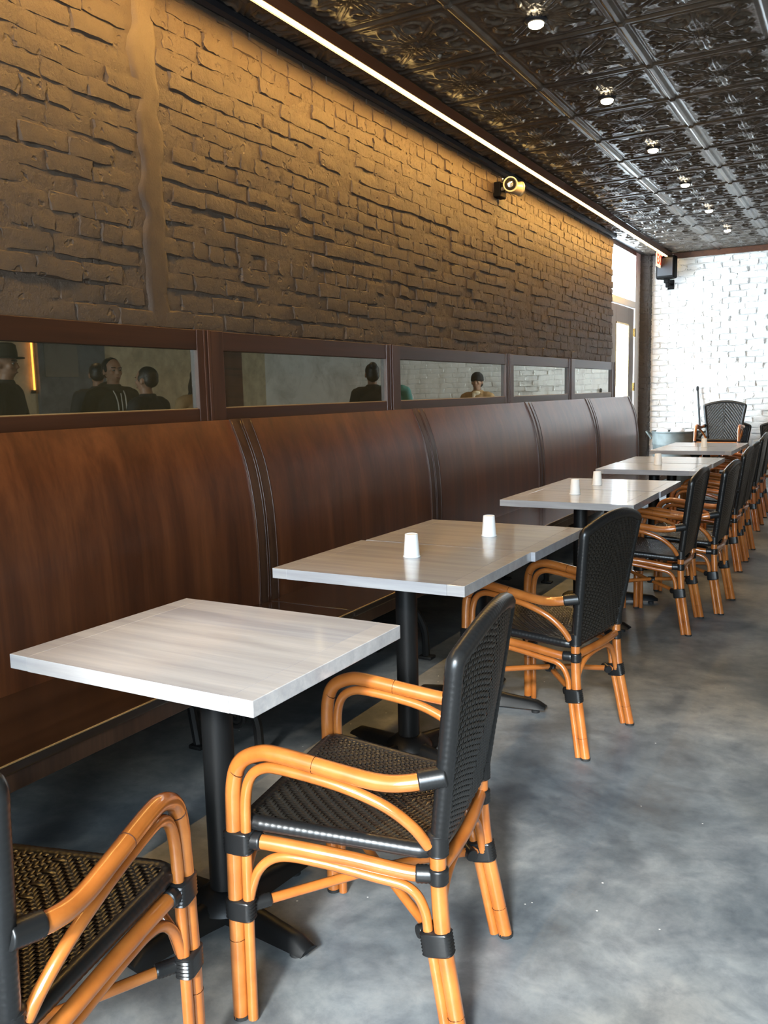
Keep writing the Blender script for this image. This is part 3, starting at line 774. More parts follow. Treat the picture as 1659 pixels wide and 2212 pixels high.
def make_chair():
    r = empty('bistro_armchair')
    # seat
    nu, nv = 45, 50
    def sfn(i, j, h):
        x = -0.175+0.40*i/nu; q = -1+2*j/nv; hw = seat_hw(x)-0.006
        return (x, q*hw, seat_z(x)-0.010*(1-q*q)*(1-((x-0.02)/0.21)**2)*0.8+h)
    m = MB(); V = []; F = []
    for i in range(9):
        for j in range(9): V.append(np.array(sfn(i*nu/8, j*nv/8, -0.002)))
    V += [v-np.array((0, 0, 0.018)) for v in V]
    for i in range(8):
        for j in range(8):
            F.append((i*9+j, (i+1)*9+j, (i+1)*9+j+1, i*9+j+1)); F.append((81+i*9+j, 81+i*9+j+1, 81+(i+1)*9+j+1, 81+(i+1)*9+j))
    seat = m.add(V, F).obj('seat', 'black_weave', r, True)
    o = weave(sfn, nu, nv, nv/2).obj('seat_weave', 'black_weave', seat, True)
    C = [(0.225, -seat_hw(0.225)), (0.225, seat_hw(0.225)), (-0.178, seat_hw(-0.178)), (-0.178, -seat_hw(-0.178))]
    path = []
    for k in range(4):
        a = np.array(C[k]); b = np.array(C[(k+1) % 4]); p0 = np.array(C[k-1]); cr = 0.035
        d1 = (p0-a)/np.linalg.norm(p0-a); d2 = (b-a)/np.linalg.norm(b-a)
        for t in np.linspace(0, 1, 6): path.append((1-t)**2*(a+d1*cr)+2*t*(1-t)*a+t*t*(a+d2*cr))
    path.append(path[0])
    P3 = [(p[0], p[1], seat_z(p[0])-0.012) for p in path]
    Q, R = ribbed(P3, 0.0175, 0.0046, 8)
    MB().tube(Q[:-1], R[:-1], 8, closed=True).obj('seat_edge', 'black_binding', seat, True)
    # backrest
    nz = 46; nw = 50
    def bpt(q, t, off):
        z = 0.425+(top_z(q)-0.425)*t; hw = back_hw(z)-0.004
        return (back_x(z, q)+off, q*hw, z)
    m = MB(); V = []; F = []
    for s, off in ((0, 0.006), (1, -0.006)):
        for i in range(9):
            for j in range(9): V.append(bpt(-1+i/4, j/8, off))
    for i in range(8):
        for j in range(8):
            F.append((i*9+j, (i+1)*9+j, (i+1)*9+j+1, i*9+j+1)); F.append((81+i*9+j, 81+i*9+j+1, 81+(i+1)*9+j+1, 81+(i+1)*9+j))
    back = m.add(V, F).obj('backrest', 'black_weave', r, True)
    weave(lambda i, j, h: bpt(-1+2*j/nw, i/nz, 0.008+h), nz, nw, nw/2).obj('backrest_weave', 'black_weave', back, True)
    weave(lambda i, j, h: bpt(1-2*j/nw, i/nz, -0.008-h), nz, nw, nw/2).obj('backrest_weave', 'black_weave', back, True)
    path = []
    for t in np.linspace(0, 0.975, 12): path.append(bpt(-1, t, 0))
    for q in np.linspace(-0.965, 0.965, 25): path.append(bpt(q, 1.0, 0))
    for t in np.linspace(0.975, 0, 12): path.append(bpt(1, t, 0))
    Q, R = ribbed(spline(path, 3), 0.0190, 0.0046, 10)
    MB().tube(Q, R, 10).obj('backrest_edge', 'black_binding', back, True)
    B = lambda mb: mb.obj('binding', 'black_binding', r, True, 60)
    CN = lambda name, pts, rad, n=10: MB().tube(spline(pts, 6), rad, n).obj(name, 'rattan_cane', r, True, 60)
    for s in (1, -1):
        arm = CN('arm_cane', [(0.245, s*0.256, 0.004), (0.245, s*0.253, 0.27), (0.244, s*0.249, 0.45), (0.240, s*0.247, 0.545), (0.222, s*0.246, 0.593), (0.180, s*0.246, 0.617), (0.13, s*0.246, 0.620),
                               (0.0, s*0.246, 0.602), (-0.09, s*0.245, 0.591), (-0.155, s*0.238, 0.596), (-0.214, s*0.214, 0.607)], 0.0175, 12)
        for c, ax in (((0.245, s*0.254, 0.19), (0, 0, 1)), ((0.232, s*0.2465, 0.572), (-0.6, 0, 0.8)), ((0.050, s*0.246, 0.6095), (-1, 0, -0.13))):
            ellwrap(c, ax, 0.0016, 0.0182, 0.0182, (0, 1, 0)).obj('joint_ring', 'cane_joint', arm)
        CN('brace_cane', [(0.2155, s*0.2545, 0.004), (0.2155, s*0.252, 0.27), (0.2145, s*0.249, 0.45), (0.211, s*0.247, 0.525), (0.196, s*0.246, 0.567), (0.165, s*0.246, 0.587), (0.125, s*0.246, 0.589),
                          (0.03, s*0.245, 0.577), (-0.04, s*0.242, 0.561), (-0.105, s*0.232, 0.532), (-0.152, s*0.216, 0.490), (-0.178, s*0.199, 0.445)], 0.0118)
        leg = CN('rear_leg', [(-0.247, s*0.207, 0.004), (-0.222, s*0.198, 0.14), (-0.203, s*0.190, 0.25), (-0.194, s*0.185, 0.36), (-0.193, s*0.184, 0.46)], 0.0175, 12)
        rg = ellwrap((-0.2325, s*0.202, 0.08), (-0.17, s*0.06, -1), 0.0016, 0.0182, 0.0182, (0, 1, 0)); rg.obj('joint_ring', 'cane_joint', leg)
        CN('leg_brace', [(-0.2185, s*0.207, 0.004), (-0.194, s*0.198, 0.14), (-0.176, s*0.190, 0.235)], 0.0122)
        CN('side_arch', [(-0.173, s*0.190, 0.215), (-0.166, s*0.192, 0.295), (-0.135, s*0.198, 0.345), (-0.06, s*0.208, 0.362), (0.06, s*0.223, 0.382), (0.145, s*0.235, 0.385), (0.192, s*0.243, 0.35), (0.213, s*0.249, 0.285), (0.2155, s*0.2505, 0.25)], 0.0108)
        CN('seat_rail', [(0.232, s*0.246, 0.418), (0.15, s*0.236, 0.414), (0.0, s*0.218, 0.400), (-0.10, s*0.204, 0.385), (-0.15, s*0.194, 0.378), (-0.193, s*0.185, 0.380)], 0.0160)
        CN('stretcher', [(0.225, s*0.242, 0.262), (0.0, s*0.005, 0.252+0.006*s), (-0.185, -s*0.182, 0.235)], 0.0112)
        B(ellwrap((0.2325, s*0.249, 0.415), (0, 0, 1), 0.050, 0.0335, 0.0205, (1, 0, 0)))
        B(ellwrap((0.205, s*0.243, 0.417), (1, 0.1*s, 0), 0.045, 0.020, 0.020, (0, 0, 1)))
        B(ellwrap((0.2330, s*0.253, 0.262), (0, 0, 1), 0.046, 0.0335, 0.0205, (1, 0, 0)))
        B(ellwrap((0.205, s*0.222, 0.2615), (1, s*1.05, 0), 0.050, 0.0155, 0.0155, (0, 0, 1)))
        B(ellwrap((-0.1935, s*0.1845, 0.447), (0, 0, 1), 0.050, 0.0232, 0.0225, (1, 0, 0)))
        B(ellwrap((-0.1935, s*0.185, 0.378), (0, 0, 1), 0.034, 0.0225, 0.0225, (1, 0, 0)))
        B(ellwrap((-0.165, s*0.191, 0.3785), (1, 0.25*s, 0), 0.034, 0.0195, 0.0195, (0, 0, 1)))
        B(ellwrap((-0.1915, s*0.191, 0.232), (-0.15, 0.05*s, -1), 0.050, 0.0345, 0.0210, (1, 0, 0)))
        B(ellwrap((-0.163, s*0.163, 0.2375), (1, s*1.0, 0.05), 0.050, 0.0155, 0.0155, (0, 0, 1)))
        B(ellwrap((-0.195, s*0.2225, 0.6035), (-0.92, -0.37*s, 0.15), 0.056, 0.0215, 0.0215, (0, 0, 1)))
        for c in ((0.235, s*0.2555), (-0.238, s*0.207)):
            MB().lathe([(0.012, 0), (0.0185, 0.002), (0.0185, 0.010)], (c[0]+(0.009 if c[0] > 0 else -0.009), c[1], 0), 12).obj('foot_cap', 'black_rubber', r, True, 40)
    CN('seat_rail', [(0.235, -0.243, 0.418), (0.245, 0, 0.416), (0.235, 0.243, 0.418)], 0.0150)
    CN('seat_rail', [(-0.193, -0.183, 0.385), (-0.206, 0, 0.388), (-0.193, 0.183, 0.385)], 0.0150)
    CN('rear_arch', [(-0.197, -0.180, 0.235), (-0.193, -0.160, 0.30), (-0.195, -0.105, 0.352), (-0.200, 0, 0.368), (-0.195, 0.105, 0.352), (-0.193, 0.160, 0.30), (-0.197, 0.180, 0.235)], 0.0105)
    CN('front_arch', [(0.236, -0.235, 0.265), (0.236, -0.205, 0.34), (0.240, -0.13, 0.388), (0.242, 0, 0.394), (0.240, 0.13, 0.388), (0.236, 0.205, 0.34), (0.236, 0.235, 0.265)], 0.0105)
    B(ellwrap((0.0, 0.0, 0.253), (1, 0, 0), 0.040, 0.020, 0.020, (0, 0, 1)))
    return r
CH = [(1.617, 1.628, 0, 189.0, 'black woven armchair with orange cane frame facing the nearest single table'),
      (1.502, 3.220, 0, 171.0, 'black woven armchair with cane frame facing the first pair of tables, back fully in view'),
      (1.516, 5.000, 0, 180.0, 'black woven armchair at the middle pair of tables, nearer one'),
      (1.616, 5.545, 0, 178.3, 'black woven armchair at the middle pair of tables, farther one'),
      (1.556, 6.845, 0, 181.0, 'black woven armchair at the third pair of tables, nearer one'),
      (1.545, 7.405, 0, 180.0, 'black woven armchair at the third pair of tables, farther one'),
      (1.480, 8.800, 0, 181.0, 'black woven armchair at the last pair of tables, nearer one'),
      (1.450, 9.720, 0, 181.0, 'black woven armchair at the last pair of tables, farther one'),
      (1.266, 0.862, 0, 106.0, 'black woven armchair cut off by the picture edge, glossy orange arm in the corner'),
      (1.060, 11.32, 0, 268.0, 'lower armchair of the stack against the white brick wall'),
      (1.020, 11.14, 0.262, 268.0, 'top armchair of the stack by the white wall, woven chevron back facing the room'),
      (1.640, 11.36, 0, 264.0, 'black woven armchair standing against the white wall beside the stacked chairs')]
C0 = make_chair()
for i, (x, y, z, a, lab) in enumerate(CH):
    o = C0 if i == 0 else copy_tree(C0)
    o.location = (x, y, z); o.rotation_euler = (0, 0, math.radians(a)); tag(o, lab, 'chair', 'bistro armchairs with woven seats')

# ------------------------------------------------------------------ ceiling downlights
def downlight():
    r = empty('ceiling_downlight')
    m = MB().lathe([(0.052, -0.002), (0.052, -0.010), (0.044, -0.018), (0.036, -0.020)], n=24, cap=(True, False)); m.obj('trim_ring', 'black_paint', r, True, 40)
    m = MB().lathe([(0.036, -0.019), (0.034, -0.030), (0.024, -0.037), (0.010, -0.040)], n=24, cap=(False, True)); m.obj('lens', 'downlight_lens', r, True)
    return r
D0 = None
ORD = ['nearest', 'second', 'third', 'fourth', 'fifth', 'sixth']
for i in range(6):
    o = downlight() if D0 is None else copy_tree(D0); D0 = D0 or o
    o.location = (1.146, 4.050+1.247*i, CZ-0.012); tag(o, f'round glowing downlight in the tin ceiling, {ORD[i]} from the camera', 'ceiling light', 'ceiling downlights')
    ld = bpy.data.lights.new('downlight_beam', 'SPOT'); ld.energy = DOWN_WATT; ld.spot_size = math.radians(110); ld.spot_blend = 0.8; ld.color = (1.0, 0.78, 0.5); ld.shadow_soft_size = 0.03
    l = bpy.data.objects.new('downlight_beam', ld); COL.objects.link(l); l.parent = o; l.location = (0, 0, -0.05)
for i, (x, y) in enumerate(((4.83, 6.4), (4.83, 8.2), (4.83, 10.0), (3.0, 8.2), (3.0, 10.4))):
    o = copy_tree(D0)
    for c in list(o.children):
        if c.type == 'LIGHT': bpy.data.objects.remove(c)
    o.location = (x, y, CZ-0.012); tag(o, f'round glowing downlight in the ceiling, on the aisle side beyond the picture edge, {ORD[i]} one', 'ceiling light', 'ceiling downlights')
    ld = bpy.data.lights.new('downlight_beam', 'SPOT'); ld.energy = DOWN_WATT*3; ld.spot_size = math.radians(130); ld.spot_blend = 0.8; ld.color = (1.0, 0.66, 0.34); ld.shadow_soft_size = 0.03
    l = bpy.data.objects.new('downlight_beam', ld); COL.objects.link(l); l.parent = o; l.location = (0, 0, -0.05)

# ------------------------------------------------------------------ twin-head emergency lamp on the brick wall
r = tag(empty('emergency_lamp', (0.01, 6.42, 2.90)), 'bronze twin-head emergency lamp mounted high on the brick wall', 'lamp')
MB().box(-0.02, 0.045, -0.055, 0.075, -0.075, 0.035, 0.008).obj('base', 'black_plastic', r)
def headlamp(y, dirv, nm):
    d = np.array(dirv, float); d /= np.linalg.norm(d); c = np.array((0.115, y, 0.0))
    up = np.array((0, 0, 1.)); u = np.cross(up, d); u /= np.linalg.norm(u); v = np.cross(d, u)
    def lat(prof, name, mat, par, n=24):
        V = []; F = []
        for rr, h in prof:
            for a in range(n): V.append(c+d*h+u*rr*math.cos(2*math.pi*a/n)+v*rr*math.sin(2*math.pi*a/n))
        for i in range(len(prof)-1):
            for a in range(n): F.append((i*n+a, i*n+(a+1) % n, (i+1)*n+(a+1) % n, (i+1)*n+a))
        F.append(tuple(reversed(range(n)))); F.append(tuple((len(prof)-1)*n+a for a in range(n)))
        return MB().add(V, F).obj(name, mat, par, True, 35)
    hd = lat([(0.030, -0.055), (0.040, -0.045), (0.046, -0.01), (0.050, 0.035), (0.055, 0.040), (0.055, 0.050), (0.047, 0.050), (0.044, 0.034)], nm, 'lamp_housing', r)
    lat([(0.044, 0.026), (0.043, 0.035), (0.020, 0.039)], 'reflector', 'black_plastic', hd); 
    lat([(0.024, 0.034), (0.022, 0.041), (0.010, 0.045)], 'bulb_lens', 'lens', hd)
headlamp(-0.045, (0.50, -0.85, -0.12), 'lamp_head'); headlamp(0.085, (0.55, 0.80, -0.05), 'lamp_head')
m = MB().tube([(0.04, -0.03, -0.02), (0.10, -0.03, -0.01)], 0.014, 10); m.tube([(0.04, 0.06, -0.02), (0.10, 0.07, -0.01)], 0.014, 10); m.obj('bracket', 'lamp_housing', r, True)
MB().lathe([(0.004, 0.0), (0.006, 0.03), (0.003, 0.045)], (0.05, -0.02, 0.034), 8).obj('test_switch', 'chrome', r, True)

# ------------------------------------------------------------------ loudspeaker and exit sign in the far corner
r = tag(empty('wall_speaker', (0.26, 11.56, 2.72)), 'black loudspeaker on a wall bracket high in the far corner', 'speaker')
V = []
bx = [(-0.115, 0.0), (0.115, -0.03), (0.13, 0.10), (0.05, 0.20), (-0.06, 0.20), (-0.125, 0.12)]
m = MB(); z0, z1 = 0.0, 0.275; k = len(bx)
bm = bmesh.new(); vv = [[bm.verts.new((p[0], p[1]-0.09, z)) for p in bx] for z in (z0, z1)]
bm.faces.new(vv[0][::-1]); bm.faces.new(vv[1])
for i in range(k): bm.faces.new((vv[0][i], vv[0][(i+1) % k], vv[1][(i+1) % k], vv[1][i]))
bmesh.ops.recalc_face_normals(bm, faces=bm.faces[:]); bmesh.ops.bevel(bm, geom=bm.edges[:], offset=0.018, segments=3, affect='EDGES', profile=0.5); bm.verts.index_update()
m.add([v.co for v in bm.verts], [[v.index for v in f.verts] for f in bm.faces]); bm.free()
m.obj('cabinet', 'black_plastic', r, True, 40)
g = MB(); V = []; 
for t, zz in [(-0.095, 0.03), (0.095, 0.03), (0.095, 0.245), (-0.095, 0.245)]:
    yb = -0.015-0.03*(t+0.115)/0.23-0.09+0.012
    V.append((t, yb-0.006, zz))
V += [(v[0], v[1]+0.008, v[2]) for v in V]
g.add(V, [(0, 1, 2, 3), (7, 6, 5, 4), (0, 4, 5, 1), (1, 5, 6, 2), (2, 6, 7, 3), (3, 7, 4, 0)]); g.obj('grille', 'black_paint', r)
m = MB().box(-0.03, 0.035, -0.02, 0.05, -0.05, 0.005, 0.006); m.box(-0.012, 0.032, -0.005, 0.05, -0.105, -0.045, 0.005); m.tube([(0.01, 0.03, -0.05), (0.01, 0.248, -0.05)], 0.014, 10); m.box(-0.03, 0.05, 0.226, 0.240, -0.11, 0.01)
m.obj('bracket', 'black_plastic', r, True, 40)
r = tag(empty('exit_sign', (0.20, 11.40, CZ)), 'red glowing EXIT sign hanging from the ceiling in the far corner', 'sign')
MB().box(-0.035, 0.035, -0.12, 0.12, -0.050, -0.008, 0.008).obj('mount', 'black_plastic', r)
MB().box(-0.006, 0.006, -0.175, 0.175, -0.215, -0.045, 0.003).obj('sign_panel', 'exit_face', r)
for s in (1, -1):
    cu = bpy.data.curves.new('lettering', 'FONT'); cu.body = 'EXIT'; cu.size = 0.165; cu.align_x = 'CENTER'; cu.align_y = 'CENTER'; cu.extrude = 0.0015; cu.offset = 0.004
    t = bpy.data.objects.new('lettering_curve', cu); COL.objects.link(t)
    dg = bpy.context.evaluated_depsgraph_get(); me = bpy.data.meshes.new_from_object(t.evaluated_get(dg)); bpy.data.objects.remove(t)
    me.materials.clear(); me.materials.append(MATS['exit_red'])
    o = link('lettering', me, r, (0.0080*s, 0, -0.130)); o.rotation_euler = (math.pi/2, 0, math.pi/2*s)

# ------------------------------------------------------------------ galvanised bin, bags, leaning pole
r = tag(empty('galvanised_bin', (0.43, 11.46, 0)), 'round galvanised metal bin with handles by the far corner', 'bin')
pr = [(0.245, 0.0), (0.25, 0.01), (0.262, 0.28), (0.268, 0.285), (0.268, 0.30), (0.264, 0.305), (0.276, 0.62), (0.283, 0.626), (0.283, 0.645), (0.278, 0.65), (0.284, 0.775), (0.292, 0.780), (0.294, 0.79), (0.290, 0.80), (0.283, 0.797), (0.276, 0.70), (0.250, 0.05), (0.02, 0.03)]
MB().lathe(pr, n=40).obj('drum', 'galvanised', r, True, 50)
for s in (-1, 1):
    P = spline([(s*0.280, -0.08, 0.70), (s*0.320, -0.075, 0.755), (s*0.352, -0.04, 0.785), (s*0.358, 0.0, 0.788), (s*0.352, 0.04, 0.785), (s*0.320, 0.075, 0.755), (s*0.280, 0.08, 0.70)], 5)
    MB().tube(P, 0.013, 8).obj('handle', 'galvanised', r, True)
def blob(c, rad, seed, sq=0.7):
    bm = bmesh.new(); bmesh.ops.create_icosphere(bm, subdivisions=4, radius=1.0); rr = np.random.RandomState(seed); K = rr.randn(10, 3)*3.2; ph = rr.rand(10)*6
    V = []
    for v in bm.verts:
        p = np.array(v.co); d = 1+0.05*sum(abs(math.sin(K[k]@p+ph[k])) for k in range(10))-0.25
        V.append((c[0]+rad*p[0]*d, c[1]+rad*p[1]*d, c[2]+rad*sq*p[2]*d))
    F = [[v.index for v in f.verts] for f in bm.faces]; bm.free(); return MB().add(V, F)
o = blob((0, 0, 0), 0.075, 3, 0.8).obj('rubbish_bag', 'trash_bag', None, True); o.location = (0.275, 11.42, 0.765); tag(o, 'crumpled white plastic bag in the bin, nearer the brick pillar', 'bag', 'white bags in the bin')
o = blob((0, 0, 0), 0.080, 9, 1.0).obj('rubbish_bag', 'trash_bag', None, True); o.location = (0.46, 11.42, 0.770); tag(o, 'larger peaked white plastic bag at the middle of the bin', 'bag', 'white bags in the bin')
o = blob((0, 0, 0), 0.070, 12, 0.6).obj('rubbish_bag', 'trash_bag', None, True); o.location = (0.610, 11.46, 0.775); tag(o, 'flat crumpled plastic bag in the bin, on the side of the broom', 'bag', 'white bags in the bin')
r = tag(empty('leaning_broom', (0.76, 11.66, 0)), 'thin black broom leaning against the white wall behind the bin', 'broom')
m = MB().tube(spline([(0.0, 0.0, 0.10), (-0.06, 0.045, 0.7), (-0.118, 0.092, 1.345)], 4), 0.0125, 10); m.obj('handle', 'pole_black', r, True)
MB().lathe([(0.012, 0.0), (0.016, 0.01), (0.016, 0.05), (0.008, 0.06)], (-0.118, 0.090, 1.30), 12).obj('grip', 'black_rubber', r, True)
MB().box(-0.14, 0.14, -0.03, 0.03, 0.0, 0.10, 0.01).obj('brush_head', 'pole_black', r)

# glowing tube of the bar on the opposite side, seen only in the mirror
r = tag(empty('bar_tube_light', (ROOM_X-0.04, 7.12, 1.15)), 'thin vertical orange tube light on the opposite wall, seen in the near mirror', 'lamp')
MB().tube([(0, 0, 0.35), (0, 0, 1.15)], 0.012, 8).obj('tube', 'bar_tube', r, True)
MB().box(0.0, 0.04, -0.02, 0.02, 0.31, 0.35).obj('socket', 'black_plastic', r); MB().box(0.0, 0.04, -0.02, 0.02, 1.15, 1.19).obj('socket', 'black_plastic', r)

# ------------------------------------------------------------------ people standing in the room, seen in the mirrors
def capsule(mb, a, b, ra, rb, n=14):
    a = np.array(a, float); b = np.array(b, float); d = b-a; Ln = np.linalg.norm(d); d = d/Ln
    P = []; R = []
    for t in np.linspace(-1, 0, 5)[:-1]: P.append(a+d*ra*t*0.999); R.append(ra*math.sqrt(max(1e-4, 1-t*t)))
    for t in np.linspace(0, 1, 4): P.append(a+d*Ln*t); R.append(ra+(rb-ra)*t)
    for t in np.linspace(0, 1, 5)[1:]: P.append(b+d*rb*t*0.999); R.append(rb*math.sqrt(max(1e-4, 1-t*t)))
    mb.tube(P, R, n)
def ell(mb, c, rx, ry, rz, n=20, m=14, rot=0.0):
    V = []; F = []
    for i in range(m+1):
        ph = math.pi*i/m
        for j in range(n):
            th = 2*math.pi*j/n; x = rx*math.sin(ph)*math.cos(th); y = ry*math.sin(ph)*math.sin(th); z = rz*math.cos(ph)
            x, z = x*math.cos(rot)+z*math.sin(rot), -x*math.sin(rot)+z*math.cos(rot)
            V.append((c[0]+x, c[1]+y, c[2]+z))
    for i in range(m):
        for j in range(n): F.append((i*n+j, (i+1)*n+j, (i+1)*n+(j+1) % n, i*n+(j+1) % n))
    mb.add(V, F)
def fused(mb, name, mat, parent, voxel, smooth=4, sf=0.5):
    """join overlapping volumes into one continuous skin"""
    me = mb.mesh(name, mat); o = link(name, me)
    m1 = o.modifiers.new('fuse', 'REMESH'); m1.mode = 'VOXEL'; m1.voxel_size = voxel; m1.use_smooth_shade = True
    m2 = o.modifiers.new('soften', 'SMOOTH'); m2.factor = sf; m2.iterations = smooth
    dg = bpy.context.evaluated_depsgraph_get(); me2 = bpy.data.meshes.new_from_object(o.evaluated_get(dg)); bpy.data.objects.remove(o)
    me2.name = name; me2.materials.clear(); me2.materials.append(MATS[mat]); me2.polygons.foreach_set('use_smooth', [True]*len(me2.polygons))
    return link(name, me2, parent)
simple('skin_light', (0.42, 0.24, 0.16), 0.5); simple('skin_tan', (0.30, 0.16, 0.10), 0.5)
simple('hair_dark', (0.014, 0.010, 0.008), 0.5, bumpscale=80, bstr=0.6); simple('eye_white', (0.30, 0.29, 0.27), 0.5); simple('eye_dark', (0.02, 0.015, 0.01), 0.2); simple('lips', (0.30, 0.12, 0.09), 0.5)
simple('cloth_black', (0.012, 0.012, 0.013), 0.85, bumpscale=40, bstr=0.3); simple('cloth_charcoal', (0.028, 0.027, 0.026), 0.85, bumpscale=40, bstr=0.3)
simple('cloth_olive', (0.055, 0.048, 0.028), 0.85, bumpscale=40, bstr=0.3); simple('cloth_tan', (0.33, 0.215, 0.105), 0.85, bumpscale=40, bstr=0.3)
simple('cloth_teal', (0.10, 0.34, 0.36), 0.8, bumpscale=40, bstr=0.3); simple('cloth_cream', (0.62, 0.54, 0.40), 0.85, bumpscale=40, bstr=0.3); simple('cloth_denim', (0.03, 0.04, 0.07), 0.85)
simple('drawstring', (0.7, 0.69, 0.65), 0.7); simple('shoe_dark', (0.02, 0.018, 0.016), 0.5); simple('knit_black', (0.010, 0.010, 0.011), 0.9, bumpscale=120, bstr=0.6)
simple('felt_brown', (0.035, 0.028, 0.018), 0.9)
def person(loc, face, height, label, skin, top, head='short', extra=None, arms='down', turn=0.0):
    r = tag(empty('person', (loc[0], loc[1], 0), math.radians(face)), label, 'person', 'people reflected in the mirrors')
    k = height/1.75; r.scale = (k, k, k)
    el = {'down': ((-0.03, 0.262, 1.13), (0.06, 0.262, 0.89)), 'front': ((0.02, 0.262, 1.14), (0.21, 0.14, 1.02)), 'pocket': ((-0.08, 0.285, 1.14), (0.07, 0.22, 0.96))}[arms]
    b = MB()
    ell(b, (0.0, 0, 0.99), 0.115, 0.165, 0.14); ell(b, (0.005, 0, 1.15), 0.10, 0.140, 0.16); ell(b, (0.0, 0, 1.32), 0.112, 0.165, 0.155)
    capsule(b, (-0.012, -0.14, 1.425), (-0.012, 0.14, 1.425), 0.062, 0.062); capsule(b, (-0.012, 0, 1.42), (0.012, 0, 1.55), 0.060, 0.054)
    for s in (1, -1):
        S = (-0.012, s*0.185, 1.415); E_ = (el[0][0], s*el[0][1], el[0][2]); W_ = (el[1][0], s*el[1][1], el[1][2])
        capsule(b, S, E_, 0.056, 0.042); capsule(b, E_, W_, 0.042, 0.029)
        d = np.array(W_)-np.array(E_); d /= np.linalg.norm(d); lat = np.cross(d, (0, s, 0)); lat /= np.linalg.norm(lat); W_ = np.array(W_)
        pc = W_+d*0.055
        nrm = np.cross(d, lat)
        for q in (-0.026, -0.009, 0.009, 0.026): capsule(b, W_+d*0.012+lat*q*0.6, W_+d*0.085+lat*q, 0.013, 0.0105, 8)
        for q, ln in ((-0.027, 0.060), (-0.009, 0.074), (0.009, 0.080), (0.027, 0.070)):
            p0 = W_+d*0.082+lat*q; p1 = p0+d*ln*0.55-nrm*s*0.006; p2 = p1+d*ln*0.42-nrm*s*0.022
            capsule(b, p0, p1, 0.0095, 0.0085, 8); capsule(b, p1, p2, 0.0085, 0.0070, 8)
        t0 = W_+d*0.030+lat*0.026; t1 = t0+d*0.034+lat*0.026; t2 = t1+d*0.032+lat*0.004
        capsule(b, t0, t1, 0.0115, 0.0098, 8); capsule(b, t1, t2, 0.0098, 0.0080, 8)
        capsule(b, (0.0, s*0.088, 0.93), (0.012, s*0.098, 0.50), 0.088, 0.056); capsule(b, (0.012, s*0.098, 0.50), (-0.02, s*0.105, 0.085), 0.056, 0.038)
        capsule(b, (-0.04, s*0.107, 0.040), (0.15, s*0.118, 0.032), 0.036, 0.030)
    ct, stn = math.cos(math.radians(turn)), math.sin(math.radians(turn))
    hd = MB()
    ell(hd, (-0.005, 0, 1.660), 0.098, 0.077, 0.094); ell(hd, (0.024, 0, 1.605), 0.070, 0.060, 0.076); ell(hd, (0.052, 0, 1.560), 0.028, 0.030, 0.024)
    ell(hd, (0.078, 0, 1.672), 0.016, 0.048, 0.010); capsule(hd, (0.086, 0, 1.655), (0.108, 0, 1.617), 0.010, 0.013, 10); ell(hd, (0.101, 0, 1.613), 0.013, 0.018, 0.009)
    ell(hd, (0.086, 0, 1.583), 0.012, 0.024, 0.006); ell(hd, (0.085, 0, 1.573), 0.012, 0.021, 0.006)
    for s in (1, -1): ell(hd, (-0.004, s*0.079, 1.628), 0.018, 0.009, 0.031); ell(hd, (0.060, s*0.040, 1.622), 0.028, 0.024, 0.026)
    H = np.array(hd.v); hx = H[:, 0].copy(); H[:, 0], H[:, 1] = hx*ct-H[:, 1]*stn, hx*stn+H[:, 1]*ct
    b.add(H, hd.f)
    body = fused(b, 'body', skin, r, 0.0085, 3)
    def hp(x, y, z): return (x*ct-y*stn, x*stn+y*ct, z)
    for s in (1, -1):
        e = MB(); ell(e, hp(0.083, s*0.031, 1.643), 0.010, 0.013, 0.007, 12, 8); eo = e.obj('eye', 'eye_white', r, True)
        e = MB(); ell(e, hp(0.0905, s*0.031, 1.643), 0.0040, 0.0055, 0.0055, 10, 8); e.obj('iris', 'eye_dark', eo, True)
        e = MB(); capsule(e, hp(0.094, s*0.017, 1.664), hp(0.082, s*0.050, 1.666), 0.0045, 0.0035, 8); e.obj('eyebrow', 'hair_dark', r, True)
    e = MB(); capsule(e, hp(0.0955, -0.016, 1.578), hp(0.0955, 0.016, 1.578), 0.0045, 0.0045, 8); e.obj('mouth', 'lips', r, True)
    h = MB()
    def he(c, rx, ry, rz, rot=0.0):
        q = MB(); ell(q, c, rx, ry, rz, 22, 16, rot); A = np.array(q.v); x0 = A[:, 0].copy(); A[:, 0], A[:, 1] = x0*ct-A[:, 1]*stn, x0*stn+A[:, 1]*ct; h.add(A, q.f)
    if head in ('short', 'long'):
        he((-0.022, 0, 1.680), 0.092, 0.080, 0.080, -0.30); he((-0.045, 0, 1.640), 0.062, 0.0765, 0.066)
    if head == 'long':
        he((-0.060, 0, 1.56), 0.062, 0.092, 0.13); he((-0.075, 0, 1.45), 0.050, 0.105, 0.12)
        for s in (1, -1): he((-0.012, s*0.074, 1.59), 0.045, 0.024, 0.10)
    if head == 'bun': he((-0.016, 0, 1.680), 0.101, 0.085, 0.090, -0.25); he((-0.05, 0, 1.63), 0.064, 0.080, 0.08); he((-0.085, 0, 1.735), 0.048, 0.050, 0.046)
    if head == 'short':
        for s in (1, -1): he((0.010, s*0.072, 1.655), 0.030, 0.012, 0.034)
    if head in ('short', 'long', 'bun'): fused(h, 'hair', 'hair_dark', r, 0.008, 3)
    if head == 'beanie':
        he((-0.010, 0, 1.692), 0.112, 0.093, 0.094, -0.10); he((-0.012, 0, 1.668), 0.116, 0.096, 0.050, -0.08); fused(h, 'beanie', 'knit_black', r, 0.009, 2)
        h.__init__(); he((-0.045, 0, 1.61), 0.055, 0.078, 0.055); fused(h, 'hair', 'hair_dark', r, 0.008, 2)
